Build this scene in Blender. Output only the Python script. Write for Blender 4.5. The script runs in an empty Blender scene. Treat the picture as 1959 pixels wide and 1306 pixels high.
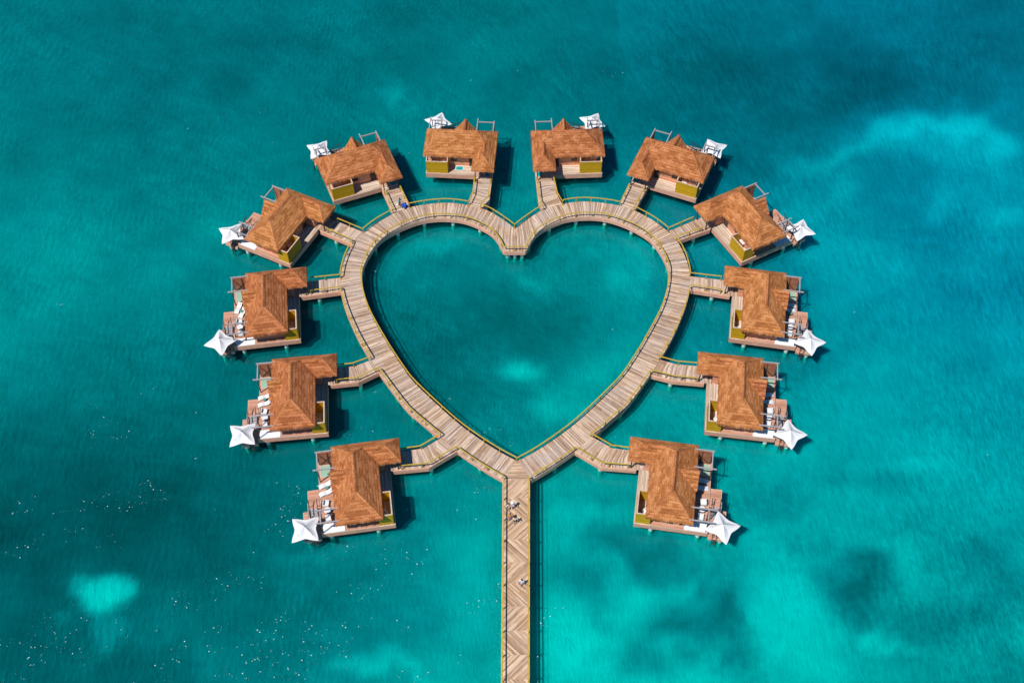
import bpy, bmesh, math, random
import numpy as np
from mathutils import Vector, Matrix

scene = bpy.context.scene
COL = scene.collection
R = math.radians

# ------------------------------------------------------------------ camera, sky, sun, exposure
S = 0.93                      # metres per survey unit
ZD = 2.05                     # deck level above the water (m)
cam = bpy.data.cameras.new('camera')
cam.sensor_width = 36.0
cam.lens = 40.23
cam.clip_start = 1.0
cam.clip_end = 9000.0
camo = bpy.data.objects.new('camera', cam)
COL.objects.link(camo)
camo.location = (-0.577, -97.65, 139.67)
camo.matrix_world = Matrix.Translation(camo.location) @ Matrix.Rotation(R(36.517), 4, 'X') @ Matrix.Rotation(R(-0.509), 4, 'Z')
scene.camera = camo

KX, KY = 0.45, 0.41           # shadow of a 1 m post, east and north
world = bpy.data.worlds.new('World')
scene.world = world
world.use_nodes = True
wn = world.node_tree
bg = wn.nodes['Background']
sky = wn.nodes.new('ShaderNodeTexSky')
sky.sky_type = 'NISHITA'
sky.sun_disc = False
sky.sun_elevation = math.atan(1 / math.hypot(KX, KY))
sky.sun_rotation = math.atan2(-KX, -KY)
sky.ozone_density = 3.5
sky.air_density = 1.2
sky.dust_density = 0.3
tone = wn.nodes.new('ShaderNodeMix')
tone.data_type = 'RGBA'
tone.blend_type = 'MULTIPLY'
tone.inputs[0].default_value = 1.0
tone.inputs[7].default_value = (0.14, 0.68, 1.0, 1)      # clear tropical sky, deep blue
wn.links.new(sky.outputs[0], tone.inputs[6])
wn.links.new(tone.outputs[2], bg.inputs[0])
bg.inputs[1].default_value = 0.068

sun = bpy.data.lights.new('sun', 'SUN')
sun.energy = 4.6
sun.angle = R(0.53)
sun.color = (1.0, 0.955, 0.89)
suno = bpy.data.objects.new('sun', sun)
COL.objects.link(suno)
suno.rotation_euler = Vector((KX, KY, -1)).to_track_quat('-Z', 'Y').to_euler()
suno.location = (-60, -60, 150)

scene.view_settings.view_transform = 'Standard'
scene.view_settings.look = 'None'
scene.view_settings.gamma = 1
scene.view_settings.exposure = 0.0
scene.render.engine = 'CYCLES'
scene.cycles.use_denoising = True
scene.cycles.max_bounces = 6
scene.cycles.transparent_max_bounces = 16
scene.cycles.sample_clamp_indirect = 4

# ------------------------------------------------------------------ node helpers
class NT:
    def __init__(self, name):
        self.m = bpy.data.materials.new(name)
        self.m.use_nodes = True
        self.t = self.m.node_tree
        self.b = self.t.nodes['Principled BSDF']
        self.out = self.t.nodes['Material Output']

    def n(self, typ, ins=None, **kw):
        nd = self.t.nodes.new('ShaderNode' + typ)
        for k, v in kw.items():
            setattr(nd, k, v)
        for k, v in (ins or {}).items():
            self.s(nd.inputs[k], v)
        return nd

    def s(self, sock, v):
        if isinstance(v, bpy.types.NodeSocket):
            self.t.links.new(v, sock)
        else:
            sock.default_value = v

    def math(self, op, a, b=0.0, c=None):
        nd = self.n('Math', {0: a, 1: b}, operation=op)
        if c is not None:
            self.s(nd.inputs[2], c)
        return nd.outputs[0]

    def mix(self, f, a, b, mode='MIX'):
        nd = self.n('Mix', data_type='RGBA', blend_type=mode)
        self.s(nd.inputs[0], f)
        self.s(nd.inputs[6], a)
        self.s(nd.inputs[7], b)
        return nd.outputs[2]

    def ramp(self, f, stops, interp='LINEAR'):
        nd = self.n('ValToRGB', {0: f})
        cr = nd.color_ramp
        cr.interpolation = interp
        while len(cr.elements) > 1:
            cr.elements.remove(cr.elements[-1])
        for i, (p, c) in enumerate(stops):
            e = cr.elements[0] if i == 0 else cr.elements.new(p)
            e.position = p
            e.color = (*c, 1) if len(c) == 3 else c
        return nd.outputs[0]

    def noise(self, vec, scale, detail=3.0, rough=0.55, w=None):
        nd = self.n('TexNoise', {'Vector': vec, 'Scale': scale, 'Detail': detail, 'Roughness': rough})
        return nd.outputs[0]

    def mapping(self, vec, scale=(1, 1, 1), rot=(0, 0, 0)):
        nd = self.n('Mapping', {'Vector': vec, 'Scale': scale, 'Rotation': rot})
        return nd.outputs[0]


def c4(c):
    return (*c, 1.0)


def plain(name, col, rough=0.6, var=0.18, scale=2.0, metal=0.0, spec=0.3, uvboards=None):
    k = NT(name)
    co = k.n('TexCoord').outputs['Object']
    nz = k.noise(co, scale, 5)
    f = k.n('MapRange', {0: nz, 1: 0.3, 2: 0.7, 3: 1 - var, 4: 1 + var}).outputs[0]
    base = k.mix(1.0, c4(col), f, 'MULTIPLY')
    bump = nz
    if uvboards:
        uv = k.n('UVMap').outputs[0]
        sp = k.n('SeparateXYZ', {0: uv})
        q = k.math('DIVIDE', sp.outputs[1], uvboards)
        w = k.n('TexWhiteNoise', {'W': k.math('FLOOR', q)}, noise_dimensions='1D').outputs[0]
        g = k.n('MapRange', {0: w, 3: 0.78, 4: 1.18}).outputs[0]
        base = k.mix(1.0, base, g, 'MULTIPLY')
        bump = k.math('ABSOLUTE', k.math('SUBTRACT', k.math('FRACT', q), 0.5))
    bp = k.n('Bump', {'Height': bump, 'Strength': 0.35 if uvboards else 0.15, 'Distance': 0.03})
    k.s(k.b.inputs['Base Color'], base)
    k.s(k.b.inputs['Normal'], bp.outputs[0])
    k.b.inputs['Roughness'].default_value = rough
    k.b.inputs['Metallic'].default_value = metal
    k.b.inputs['Specular IOR Level'].default_value = spec
    return k.m


def boards(name, dark, mid, light, width=0.24, grey=(0.42, 0.37, 0.34), greyf=0.55):
    """sawn boards; UV u runs across the boards (metres), v along them"""
    k = NT(name)
    uv = k.n('UVMap').outputs[0]
    sp = k.n('SeparateXYZ', {0: uv})
    q = k.math('DIVIDE', sp.outputs[0], width)
    idx = k.math('FLOOR', q)
    w = k.n('TexWhiteNoise', {'W': idx}, noise_dimensions='1D').outputs[0]
    # boards are laid in lengths: a second random per board end
    seg = k.math('FLOOR', k.math('ADD', k.math('DIVIDE', sp.outputs[1], 1.75), k.math('MULTIPLY', w, 7.0)))
    w2 = k.n('TexWhiteNoise', {0: k.n('CombineXYZ', {0: idx, 1: seg}).outputs[0]}, noise_dimensions='2D').outputs[0]
    st = k.noise(k.mapping(uv, (7.0, 0.9, 1)), 1.0, 5, 0.65)
    t = k.math('ADD', k.math('MULTIPLY', w, 0.42), k.math('ADD', k.math('MULTIPLY', w2, 0.26), k.math('MULTIPLY', st, 0.38)))
    col = k.ramp(t, [(0.16, dark), (0.5, mid), (0.86, light)])
    ob = k.n('TexCoord').outputs['Object']
    wz = k.noise(ob, 0.35, 4, 0.6)
    gf = k.math('MULTIPLY', k.n('MapRange', {0: wz, 1: 0.42, 2: 0.66}).outputs[0], greyf)
    col = k.mix(gf, col, k.mix(1.0, c4(grey), k.n('MapRange', {0: t, 1: 0.2, 2: 0.85, 3: 0.7, 4: 1.3}).outputs[0], 'MULTIPLY'))
    h = k.math('MINIMUM', k.math('MULTIPLY', k.math('SUBTRACT', 0.5, k.math('ABSOLUTE', k.math('SUBTRACT', k.math('FRACT', q), 0.5))), 8.0), 1.0)
    h = k.math('ADD', h, k.math('MULTIPLY', st, 0.5))
    bp = k.n('Bump', {'Height': h, 'Strength': 0.5, 'Distance': 0.02})
    k.s(k.b.inputs['Base Color'], col)
    k.s(k.b.inputs['Normal'], bp.outputs[0])
    k.b.inputs['Roughness'].default_value = 0.8
    k.b.inputs['Specular IOR Level'].default_value = 0.25
    return k.m


def thatch():
    k = NT('palm_thatch')
    uv = k.n('UVMap').outputs[0]
    sp = k.n('SeparateXYZ', {0: uv})
    wob = k.noise(k.mapping(uv, (0.7, 0.7, 1)), 1.0, 4)
    wob2 = k.noise(k.mapping(uv, (4.5, 0.5, 1)), 1.0, 3)
    v = k.math('ADD', sp.outputs[1], k.math('ADD', k.math('MULTIPLY', wob, 0.22), k.math('MULTIPLY', wob2, 0.3)))
    q = k.math('DIVIDE', v, 0.36)
    fr = k.math('FRACT', q)
    cell = k.n('CombineXYZ', {0: k.math('FLOOR', k.math('ADD', k.math('DIVIDE', sp.outputs[0], 0.8), k.math('MULTIPLY', k.math('FLOOR', q), 0.37))), 1: k.math('FLOOR', q)})
    w = k.n('TexWhiteNoise', {0: cell.outputs[0]}, noise_dimensions='2D').outputs[0]
    straw = k.noise(k.mapping(uv, (8.0, 5.0, 1)), 1.0, 4, 0.7)
    oi = k.n('ObjectInfo').outputs['Random']
    big = k.noise(k.n('TexCoord').outputs['Object'], 0.55, 4, 0.6)
    t = k.math('ADD', k.math('MULTIPLY', w, 0.26), k.math('ADD', k.math('MULTIPLY', straw, 1.3), k.math('MULTIPLY', fr, 0.06)))
    t = k.math('SUBTRACT', t, 0.31)
    t = k.math('ADD', t, k.math('MULTIPLY', k.math('SUBTRACT', big, 0.5), 0.55))
    col = k.ramp(t, [(0.12, (0.15, 0.042, 0.013)), (0.5, (0.45, 0.152, 0.05)), (0.9, (0.80, 0.36, 0.17))])
    hs = k.n('HueSaturation', {'Hue': k.n('MapRange', {0: oi, 3: 0.494, 4: 0.506}).outputs[0], 'Value': k.n('MapRange', {0: oi, 3: 0.93, 4: 1.06}).outputs[0], 'Color': col})
    h = k.math('ADD', k.math('MULTIPLY', k.math('SUBTRACT', 1.0, fr), 0.9), k.math('MULTIPLY', straw, 1.1))
    bp = k.n('Bump', {'Height': h, 'Strength': 0.8, 'Distance': 0.085})
    k.s(k.b.inputs['Base Color'], hs.outputs[0])
    k.s(k.b.inputs['Normal'], bp.outputs[0])
    k.b.inputs['Roughness'].default_value = 0.9
    k.b.inputs['Specular IOR Level'].default_value = 0.1
    return k.m


# ------------------------------------------------------------------ materials
M = {}
M['thatch'] = thatch()
M['boardwalk'] = boards('weathered_boardwalk', (0.17, 0.095, 0.055), (0.45, 0.285, 0.18), (0.80, 0.61, 0.46), 0.17, (0.47, 0.38, 0.335), 0.65)
M['pier'] = boards('pier_boards', (0.22, 0.12, 0.062), (0.49, 0.30, 0.178), (0.78, 0.565, 0.39), 0.2, (0.5, 0.38, 0.32), 0.3)
M['porch'] = boards('porch_boards', (0.34, 0.23, 0.16), (0.62, 0.47, 0.35), (0.80, 0.68, 0.56), 0.2, (0.6, 0.55, 0.5), 0.35)
M['deck'] = boards('sun_deck_boards', (0.40, 0.175, 0.105), (0.54, 0.26, 0.165), (0.66, 0.36, 0.25), 0.16, (0.52, 0.38, 0.32), 0.35)
M['fascia'] = plain('terracotta_fascia', (0.86, 0.44, 0.30), 0.7, 0.12, 1.2, uvboards=0.31)
M['trim'] = plain('pale_edge_trim', (0.62, 0.44, 0.34), 0.6)
M['rail'] = plain('mustard_rail_paint', (0.50, 0.335, 0.04), 0.45, 0.15, 3.0)
M['olive'] = plain('mustard_cladding', (0.60, 0.335, 0.008), 0.6, 0.12, 2.0, uvboards=0.17)
M['wall'] = plain('terracotta_wall', (0.70, 0.31, 0.18), 0.75, 0.1, 1.0, uvboards=0.2)
M['brownwood'] = plain('brown_slat_wood', (0.38, 0.14, 0.075), 0.65, 0.2, 1.5, uvboards=0.15)
M['frame'] = plain('grey_timber', (0.36, 0.33, 0.34), 0.65, 0.2, 4.0)
M['darkwood'] = plain('dark_timber', (0.06, 0.04, 0.032), 0.6, 0.2, 4.0)
M['metal'] = plain('dark_handrail_metal', (0.035, 0.035, 0.04), 0.4, 0.1, 4.0)
M['glass'] = plain('dark_window_glass', (0.02, 0.025, 0.03), 0.08, 0.05, 1.0, spec=0.6)
M['greenglass'] = plain('green_floor_glass', (0.30, 0.47, 0.36), 0.12, 0.08, 1.0, spec=0.5)
M['tealglass'] = plain('turquoise_floor_glass', (0.0, 0.33, 0.33), 0.1, 0.08, 1.0, spec=0.5)
M['pile'] = plain('pale_pile_concrete', (0.62, 0.64, 0.58), 0.8, 0.2, 1.5)
M['glint'] = plain('white_glint', (0.85, 0.88, 0.88), 0.6, 0.05, 2.0)  # plain white that paints the sun glints on the water
M['white'] = plain('white_plastic', (0.74, 0.74, 0.74), 0.45, 0.04, 2.0)
M['canvas'] = plain('white_canvas', (0.74, 0.73, 0.735), 0.8, 0.03, 1.0)
M['mat'] = plain('white_mat_fabric', (0.78, 0.79, 0.80), 0.85, 0.04, 2.0)
M['ceramic'] = plain('white_ceramic', (0.8, 0.8, 0.8), 0.2, 0.03, 2.0)
M['green'] = plain('green_table_top', (0.10, 0.30, 0.22), 0.5, 0.1, 2.0)
M['skin'] = plain('skin', (0.42, 0.24, 0.16), 0.6, 0.05, 5.0)
M['skin_dark'] = plain('brown_skin', (0.13, 0.07, 0.045), 0.6, 0.05, 5.0)
M['hair'] = plain('black_hair', (0.012, 0.010, 0.010), 0.5, 0.1, 9.0)


def cloth(name, col):
    M[name] = plain(name, col, 0.85, 0.08, 6.0)


def pile_mat():
    k = NT('pale_pile_concrete')
    g = k.n('NewGeometry').outputs['Position']
    z = k.n('SeparateXYZ', {0: g}).outputs[2]
    nz = k.noise(g, 1.6, 4)
    f = k.n('MapRange', {0: k.math('ADD', z, k.math('MULTIPLY', nz, 0.5)), 1: 0.05, 2: 0.5}).outputs[0]
    col = k.mix(f, (0.56, 0.58, 0.40, 1), (0.66, 0.68, 0.63, 1))     # algae below the tide line
    k.s(k.b.inputs['Base Color'], k.mix(1.0, col, k.n('MapRange', {0: nz, 1: .3, 2: .7, 3: .8, 4: 1.15}).outputs[0], 'MULTIPLY'))
    k.b.inputs['Roughness'].default_value = 0.85
    return k.m


M['pile'] = pile_mat()
cloth('pale_pink_cotton', (0.78, 0.52, 0.46))
cloth('white_cotton', (0.82, 0.83, 0.85))
cloth('orange_cotton', (0.72, 0.26, 0.02))
cloth('cream_cotton', (0.74, 0.62, 0.52))
cloth('grey_cotton', (0.34, 0.33, 0.38))
cloth('blue_cotton', (0.14, 0.15, 0.36))
cloth('teal_cotton', (0.02, 0.42, 0.50))
cloth('black_cotton', (0.02, 0.02, 0.025))
cloth('cobalt_plastic', (0.01, 0.09, 0.50))
cloth('sand_cotton', (0.55, 0.45, 0.36))


def water_mats():
    # seabed: pale sand and dark sea grass
    k = NT('sand_and_seagrass')
    p = k.n('Attribute', attribute_name='patch').outputs['Fac']
    ob = k.n('TexCoord').outputs['Object']
    nz = k.noise(ob, 0.45, 5, 0.62)
    pp = k.math('ADD', p, k.math('MULTIPLY', k.math('SUBTRACT', nz, 0.5), 0.22))
    col = k.ramp(pp, [(0.0, (0.03, 0.045, 0.045)), (0.3, (0.14, 0.155, 0.15)), (0.5, (0.26, 0.27, 0.26)), (1.0, (0.74, 0.71, 0.58))])
    k.s(k.b.inputs['Base Color'], col)
    k.b.inputs['Roughness'].default_value = 1.0
    k.b.inputs['Specular IOR Level'].default_value = 0.0
    M['seabed'] = k.m
    # water: turbid lagoon water, partly clear, with wind ripples; a second sheet stands for the cloudy depth
    for name, clear in (('lagoon_water', 0.93), ('cloudy_water', 0.50)):
        k = NT(name)
        t = k.t
        p = k.n('Attribute', attribute_name='patch').outputs['Fac']
        bl = k.n('Attribute', attribute_name='blueness').outputs['Fac']
        ob = k.n('TexCoord').outputs['Object']
        nz = k.noise(ob, 0.45, 8, 0.76)
        pp = k.math('ADD', p, k.math('MULTIPLY', k.math('SUBTRACT', nz, 0.5), 0.30))
        ca = k.ramp(pp, [(0.0, (0.0, 0.06, 0.066)), (0.3, (0.0, 0.20, 0.215)), (0.5, (0.0, 0.335, 0.35)), (1.0, (0.0, 0.84, 0.75))])
        cb = k.ramp(pp, [(0.0, (0.0, 0.06, 0.085)), (0.3, (0.0, 0.20, 0.275)), (0.5, (0.0, 0.325, 0.44)), (1.0, (0.0, 0.78, 0.84))])
        col = k.mix(bl, ca, cb)
        # ripples: long thin wavelets, crests nearly north-south, plus chop and a slow swell
        r1 = k.noise(k.mapping(ob, (1.5, 0.38, 1), (0, 0, R(-14))), 1.0, 4, 0.65)
        r2 = k.noise(k.mapping(ob, (2.9, 1.1, 1), (0, 0, R(24))), 1.0, 3, 0.6)
        sw = k.noise(k.mapping(ob, (0.10, 0.24, 1), (0, 0, R(22))), 1.0, 2, 0.5)
        hgt = k.math('ADD', k.math('MULTIPLY', r1, 0.55), k.math('ADD', k.math('MULTIPLY', r2, 0.25), k.math('MULTIPLY', sw, 0.9)))
        bp = k.n('Bump', {'Height': hgt, 'Strength': 1.0, 'Distance': 0.6})
        tint = k.mix(bl, (0.03, 0.945, 0.955, 1), (0.02, 0.93, 0.985, 1))
        if name == 'lagoon_water':
            rr = k.math('ADD', k.math('MULTIPLY', r1, 0.6), k.math('MULTIPLY', r2, 0.4))
            calm = k.n('MapRange', {0: k.noise(ob, 0.045, 3, 0.6), 1: 0.38, 2: 0.62, 3: 0.35, 4: 1.0}).outputs[0]
            wv = k.n('MapRange', {0: rr, 1: 0.36, 2: 0.66, 3: -0.26, 4: 0.30}).outputs[0]
            calm = k.math('MULTIPLY', calm, k.n('MapRange', {0: p, 1: 0.35, 2: 0.8, 3: 0.95, 4: 0.45}).outputs[0])
            tint = k.mix(1.0, tint, k.math('ADD', k.math('MULTIPLY', wv, calm), 0.96), 'MULTIPLY')
        dif = k.n('BsdfDiffuse', {'Color': col, 'Normal': bp.outputs[0]})
        tra = k.n('BsdfTransparent', {'Color': tint})
        body = k.n('MixShader', {0: clear, 1: dif.outputs[0], 2: tra.outputs[0]})
        if name == 'lagoon_water':
            bp2 = k.n('Bump', {'Height': hgt, 'Strength': 1.0, 'Distance': 0.3})
            glo = k.n('BsdfGlossy', {'Color': (1, 1, 1, 1), 'Roughness': 0.05, 'Normal': bp2.outputs[0]})
            fre = k.n('Fresnel', {'IOR': 1.333, 'Normal': bp2.outputs[0]})
            body = k.n('MixShader', {0: k.math('MULTIPLY', fre.outputs[0], 0.7), 1: body.outputs[0], 2: glo.outputs[0]})
        t.links.new(body.outputs[0], k.out.inputs[0])
        M[name] = k.m


water_mats()

# ------------------------------------------------------------------ mesh helpers
class MB:
    def __init__(self, sx=1, scale=S):
        self.v, self.f, self.uv = [], [], []
        self.sx, self.k = sx, scale

    def face(self, pts, uv=None):
        i = len(self.v)
        self.v += [tuple(p) for p in pts]
        self.f.append(tuple(range(i, i + len(pts))))
        self.uv.append(uv)

    def box(self, x0, y0, z0, x1, y1, z1):
        c = [(x0, y0, z0), (x1, y0, z0), (x1, y1, z0), (x0, y1, z0), (x0, y0, z1), (x1, y0, z1), (x1, y1, z1), (x0, y1, z1)]
        for q in ((3, 2, 1, 0), (4, 5, 6, 7), (0, 1, 5, 4), (1, 2, 6, 5), (2, 3, 7, 6), (3, 0, 4, 7)):
            self.face([c[j] for j in q])

    def beam(self, p, q, w, h):
        p, q = Vector(p), Vector(q)
        d = (q - p).normalized()
        up = Vector((0, 0, 1)) if abs(d.z) < 0.95 else Vector((1, 0, 0))
        s = d.cross(up).normalized()
        u = s.cross(d)
        a, b = s * w / 2, u * h / 2
        c = [p - a - b, p + a - b, p + a + b, p - a + b, q - a - b, q + a - b, q + a + b, q - a + b]
        for f in ((3, 2, 1, 0), (4, 5, 6, 7), (0, 1, 5, 4), (1, 2, 6, 5), (2, 3, 7, 6), (3, 0, 4, 7)):
            self.face([c[j] for j in f])

    def cyl(self, p, q, r0, r1=None, n=10):
        r1 = r0 if r1 is None else r1
        p, q = Vector(p), Vector(q)
        d = (q - p).normalized()
        up = Vector((0, 0, 1)) if abs(d.z) < 0.95 else Vector((1, 0, 0))
        s = d.cross(up).normalized()
        u = d.cross(s)
        A = [p + (s * math.cos(a) + u * math.sin(a)) * r0 for a in [2 * math.pi * i / n for i in range(n)]]
        B = [q + (s * math.cos(a) + u * math.sin(a)) * r1 for a in [2 * math.pi * i / n for i in range(n)]]
        for i in range(n):
            j = (i + 1) % n
            self.face([A[i], A[j], B[j], B[i]])
        self.face(A[::-1])
        self.face(B)

    def prism(self, poly, z0, z1):
        """poly counter-clockwise, any simple outline"""
        n = len(poly)
        self.face([(x, y, z1) for x, y in poly])
        self.face([(x, y, z0) for x, y in poly[::-1]])
        for i in range(n):
            a, b = poly[i], poly[(i + 1) % n]
            self.face([(a[0], a[1], z0), (b[0], b[1], z0), (b[0], b[1], z1), (a[0], a[1], z1)])

    def build(self, name, mat, parent=None, swap=False, smooth=False):
        me = bpy.data.meshes.new(name)
        k = self.k
        vs = [(x * self.sx * k, y * k, z * k) for x, y, z in self.v]
        fs, uvs = self.f, self.uv
        if self.sx < 0:
            fs = [f[::-1] for f in fs]
            uvs = [u[::-1] if u else u for u in uvs]
        me.from_pydata(vs, [], fs)
        lay = me.uv_layers.new(name='UVMap')
        me.update()
        for p, u in zip(me.polygons, uvs):
            for j, li in enumerate(p.loop_indices):
                if u:
                    lay.data[li].uv = (u[j][0] * k, u[j][1] * k)
                else:
                    c = me.vertices[me.loops[li].vertex_index].co
                    nx, ny, nz = p.normal
                    if abs(nz) > 0.7:
                        lay.data[li].uv = (c.y, c.x) if swap else (c.x, c.y)
                    elif abs(nx) > abs(ny):
                        lay.data[li].uv = (c.y, c.z)
                    else:
                        lay.data[li].uv = (c.x, c.z)
        bm = bmesh.new()
        bm.from_mesh(me)
        bmesh.ops.remove_doubles(bm, verts=bm.verts, dist=0.0004)
        bm.to_mesh(me)
        bm.free()
        if smooth:
            for p in me.polygons:
                p.use_smooth = True
        me.materials.append(mat)
        o = bpy.data.objects.new(name, me)
        COL.objects.link(o)
        if parent:
            o.parent = parent
        return o


def tag(o, label=None, cat=None, group=None, kind=None):
    for k, v in (('label', label), ('category', cat), ('group', group), ('kind', kind)):
        if v:
            o[k] = v
    return o


def empty(name, loc, rz=0.0):
    o = bpy.data.objects.new(name, None)
    o.empty_display_size = 0.5
    COL.objects.link(o)
    o.location = loc
    o.rotation_euler = (0, 0, rz)
    return o


def copy_tree(o, parent=None):
    c = o.copy()
    COL.objects.link(c)
    if parent:
        c.parent = parent
    for ch in list(o.children):
        copy_tree(ch, c)
    return c


# ------------------------------------------------------------------ sea
CTL = [(-102,94,.5),(-69,85,.5),(-39,85,.48),(-8,83,.5),(22,85,.5),(53,85,.45),(84,85,.45),(93,61,.42),(-83,56,.46),(-55,56,.42),(-32,62,.45),(2,62,.42),(31,68,.35),(55,68,.35),(85,68,.4),(-77,31,.54),(-62,43,.38),(-44,45,.4),(-51,30,.5),(54,54,.3),(43,48,.33),(65,41,.42),(76,35,.45),(78,23,.5),(-69,14,.54),(-75,4,.5),(-56,9,.45),(-54,22,.55),(53,29,.5),(64,18,.48),(75,10,.45),(-68,-10,.35),(-57,-6,.33),(-45,-6,.35),(-34,-1,.45),(50,8,.5),(60,-2,.5),(71,-2,.55),(-66,-19,.14),(-51,-19,.1),(-40,-19,.2),(-32,-27,.45),(-14,-27,.5),(-7,-23,.65),(-6,-33,.6),(-66,-31,.15),(-49,-31,.18),(-41,-35,.3),(-27,-35,.4),(-17,-35,.4),(-64,-42,.25),(-50,-42,.28),(-33,-42,.38),(-23,-42,.5),(-13,-44,.6),(-6,-42,.7),(-10,28,.55),(1,20,.5),(-16,18,.42),(-7,13,.36),(1,11,.38),(14,26,.5),(18,17,.5),(9,13,.43),(-11,3,.36),(-3,-3,.39),(1,-6,.48),(7,-3,.5),(13,3,.5),(4,-19,.7),(8,-24,.65),(15,-30,.7),(4,-39,.9),(10,-44,.85),(32,-32,.76),(37,-24,.75),(38,-16,.6),(31,-43,.78),(44,-24,.75),(57,-16,.7),(58,-28,.55),(66,-24,.7),(47,-45,.65),(60,-45,.6),(59,-38,.5),(43,-7,.55),(32,-15,.6),(-22,-13,.45),(-14,-19,.5),(-27,3,.4),(21,8,.45),(14,-14,.5)]
BLOB = [(1.4,3.2,3.8,2.4,.16),(66,51,14,7,.12),(78,49,12,7,.1),(72,44,16,8,.08),(-58.6,-33.4,1.5,1.7,.4),(-57.9,-35.4,1.3,1.8,.3),(7.0,-32.5,3.3,3.2,-.3),(14.4,-28.0,3.7,2.2,-.24),(17.4,-30.5,3.3,2.3,-.26),(21.7,-33.0,2.8,1.5,-.14),(25.9,-32.7,3.5,1.9,-.14),(22.4,-40.1,5.0,3.0,-.36),(26.3,-38.0,2.2,2.2,-.3),(27.0,-43.3,3.2,2.4,-.28),(20.4,-42.7,3.3,1.7,-.22),(25.1,-36.4,2.4,1.3,-.2),(14.4,-43.9,2.5,2.6,-.3),(10.4,-37.1,2.0,1.1,-.15),(45.4,-32.3,4.0,4.6,-.3),(43.2,-36.7,2.9,2.9,-.24),(48.2,-30.5,2.6,2.1,-.2),(45.9,-39.6,2.5,2.1,-.22),(53.1,-39.7,4.0,3.2,-.2),(49.2,-45.2,3.3,1.4,-.14),(61.3,-27.1,3.4,2.2,-.16),(63.3,-32.9,3.5,4.2,-.2),(58.3,-38.0,2.4,3.3,-.16),(35.6,-20.8,5.1,2.3,-.14),(38.8,-27.7,1.6,1.1,-.15),(12.0,-19.6,2.7,1.5,-.14),(50.4,-19.3,6.6,2.1,-.13),(29.4,-34.8,2.7,2.2,-.14),(6.5,-40.7,4.7,3.9,.2),(10.1,-22.6,4.0,2.2,.1),(14.6,-34.8,3.3,1.2,.16),(34.6,-41.6,4.7,5.3,.14),(37.7,-34.9,2.4,2.6,.1),(57.6,-16.3,5.0,1.8,.16),(46.7,-43.0,2.8,1.2,.22),(51.8,-30.1,3.5,2.1,.14),(63.4,-42.9,2.0,2.1,.2),(38.8,-14.1,4.5,2.2,.1),(5.0,-44.8,4.0,1.7,.16),(30.9,-39.1,2.0,1.8,.08),(38.1,-44.8,3.0,1.7,.1),(49.0,44.4,3.2,1.4,.12),(54.2,45.9,3.2,1.5,.16),(59.4,47.1,2.7,1.6,.18),(63.0,51.7,2.5,3.0,.22),(67.2,54.3,3.5,3.1,.26),(71.7,55.6,3.7,2.9,.26),(75.0,53.5,3.7,2.7,.22),(79.3,52.1,3.7,2.5,.2),(82.8,49.8,3.7,2.5,.24),(85.9,47.4,2.7,2.5,.24),(67.2,43.2,7.6,3.8,-.13),(75.3,43.1,5.4,3.8,-.1),(70.2,34.3,2.6,2.3,.14),(81.0,32.1,3.5,2.7,.14),(55.5,40.5,4.5,2.2,.1),(67.3,66.1,7.7,5.1,-.12),(83.5,63.8,5.7,5.0,-.1),(49.0,33.6,3.5,3.0,.08),(65.0,57.0,1.9,1.7,.12),(52.6,24.3,5.1,3.4,.08),(69.1,21.9,5.9,3.3,.07),(60.1,19.3,4.2,2.7,.07),(43.7,70.1,7.8,5.2,-.08),(29.6,75.5,7.9,3.8,-.06),(-55.3,-34.1,2.4,2.2,.5),(-52.8,-33.6,2.6,1.9,.45),(-50.6,-34.5,1.2,1.0,.2),(-55.6,-36.8,1.6,1.9,.24),(-53.9,-39.2,1.0,1.6,.24),(-0.2,2.0,2.5,1.7,.22),(2.2,1.5,2.4,1.7,.24),(1.0,3.0,1.4,1.0,.12),(3.8,3.0,1.3,0.8,.12),(-8.5,6.0,0.7,0.6,.1),(-10.6,26.2,5.1,1.6,.14),(-16.6,25.2,3.4,1.8,.12),(-18.9,20.7,2.1,2.8,.1),(2.1,19.4,4.6,1.5,.14),(18.0,20.3,3.8,4.4,.14),(21.4,25.8,2.1,3.4,.12),(14.1,25.4,4.3,1.6,.12),(-2.9,11.0,8.9,5.2,-.1),(7.7,11.9,4.1,3.7,-.1),(-12.4,3.1,4.7,4.4,-.1),(-6.8,-1.7,3.9,3.3,-.06),(7.9,-4.2,4.6,5.2,.16),(12.9,2.9,3.9,4.4,.14),(16.5,9.8,2.4,4.1,.1),(4.7,-7.4,3.8,2.7,.12),(-2.2,-6.4,3.8,1.8,.05),(-19.5,-44.2,2.7,1.1,.28),(-14.7,-45.6,5.9,0.8,.22),(-20.2,64.4,2.1,1.7,.16),(-17.1,59.5,0.9,1.0,.18),(-35.5,-32.4,1.3,0.9,.14),(-27.7,-27.6,3.9,1.1,.16),(-50.5,30.1,5.2,1.6,.08),(19.2,-6.6,3.8,2.8,.08),(14.3,-11.9,3.0,2.2,.06),(-6.3,-35.7,2.7,4.5,.12),(-7.1,-28.9,3.5,2.3,.1),(-23.7,-33.3,4.2,2.3,-.08),(-40.4,-41.8,1.3,4.2,.1)]


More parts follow.
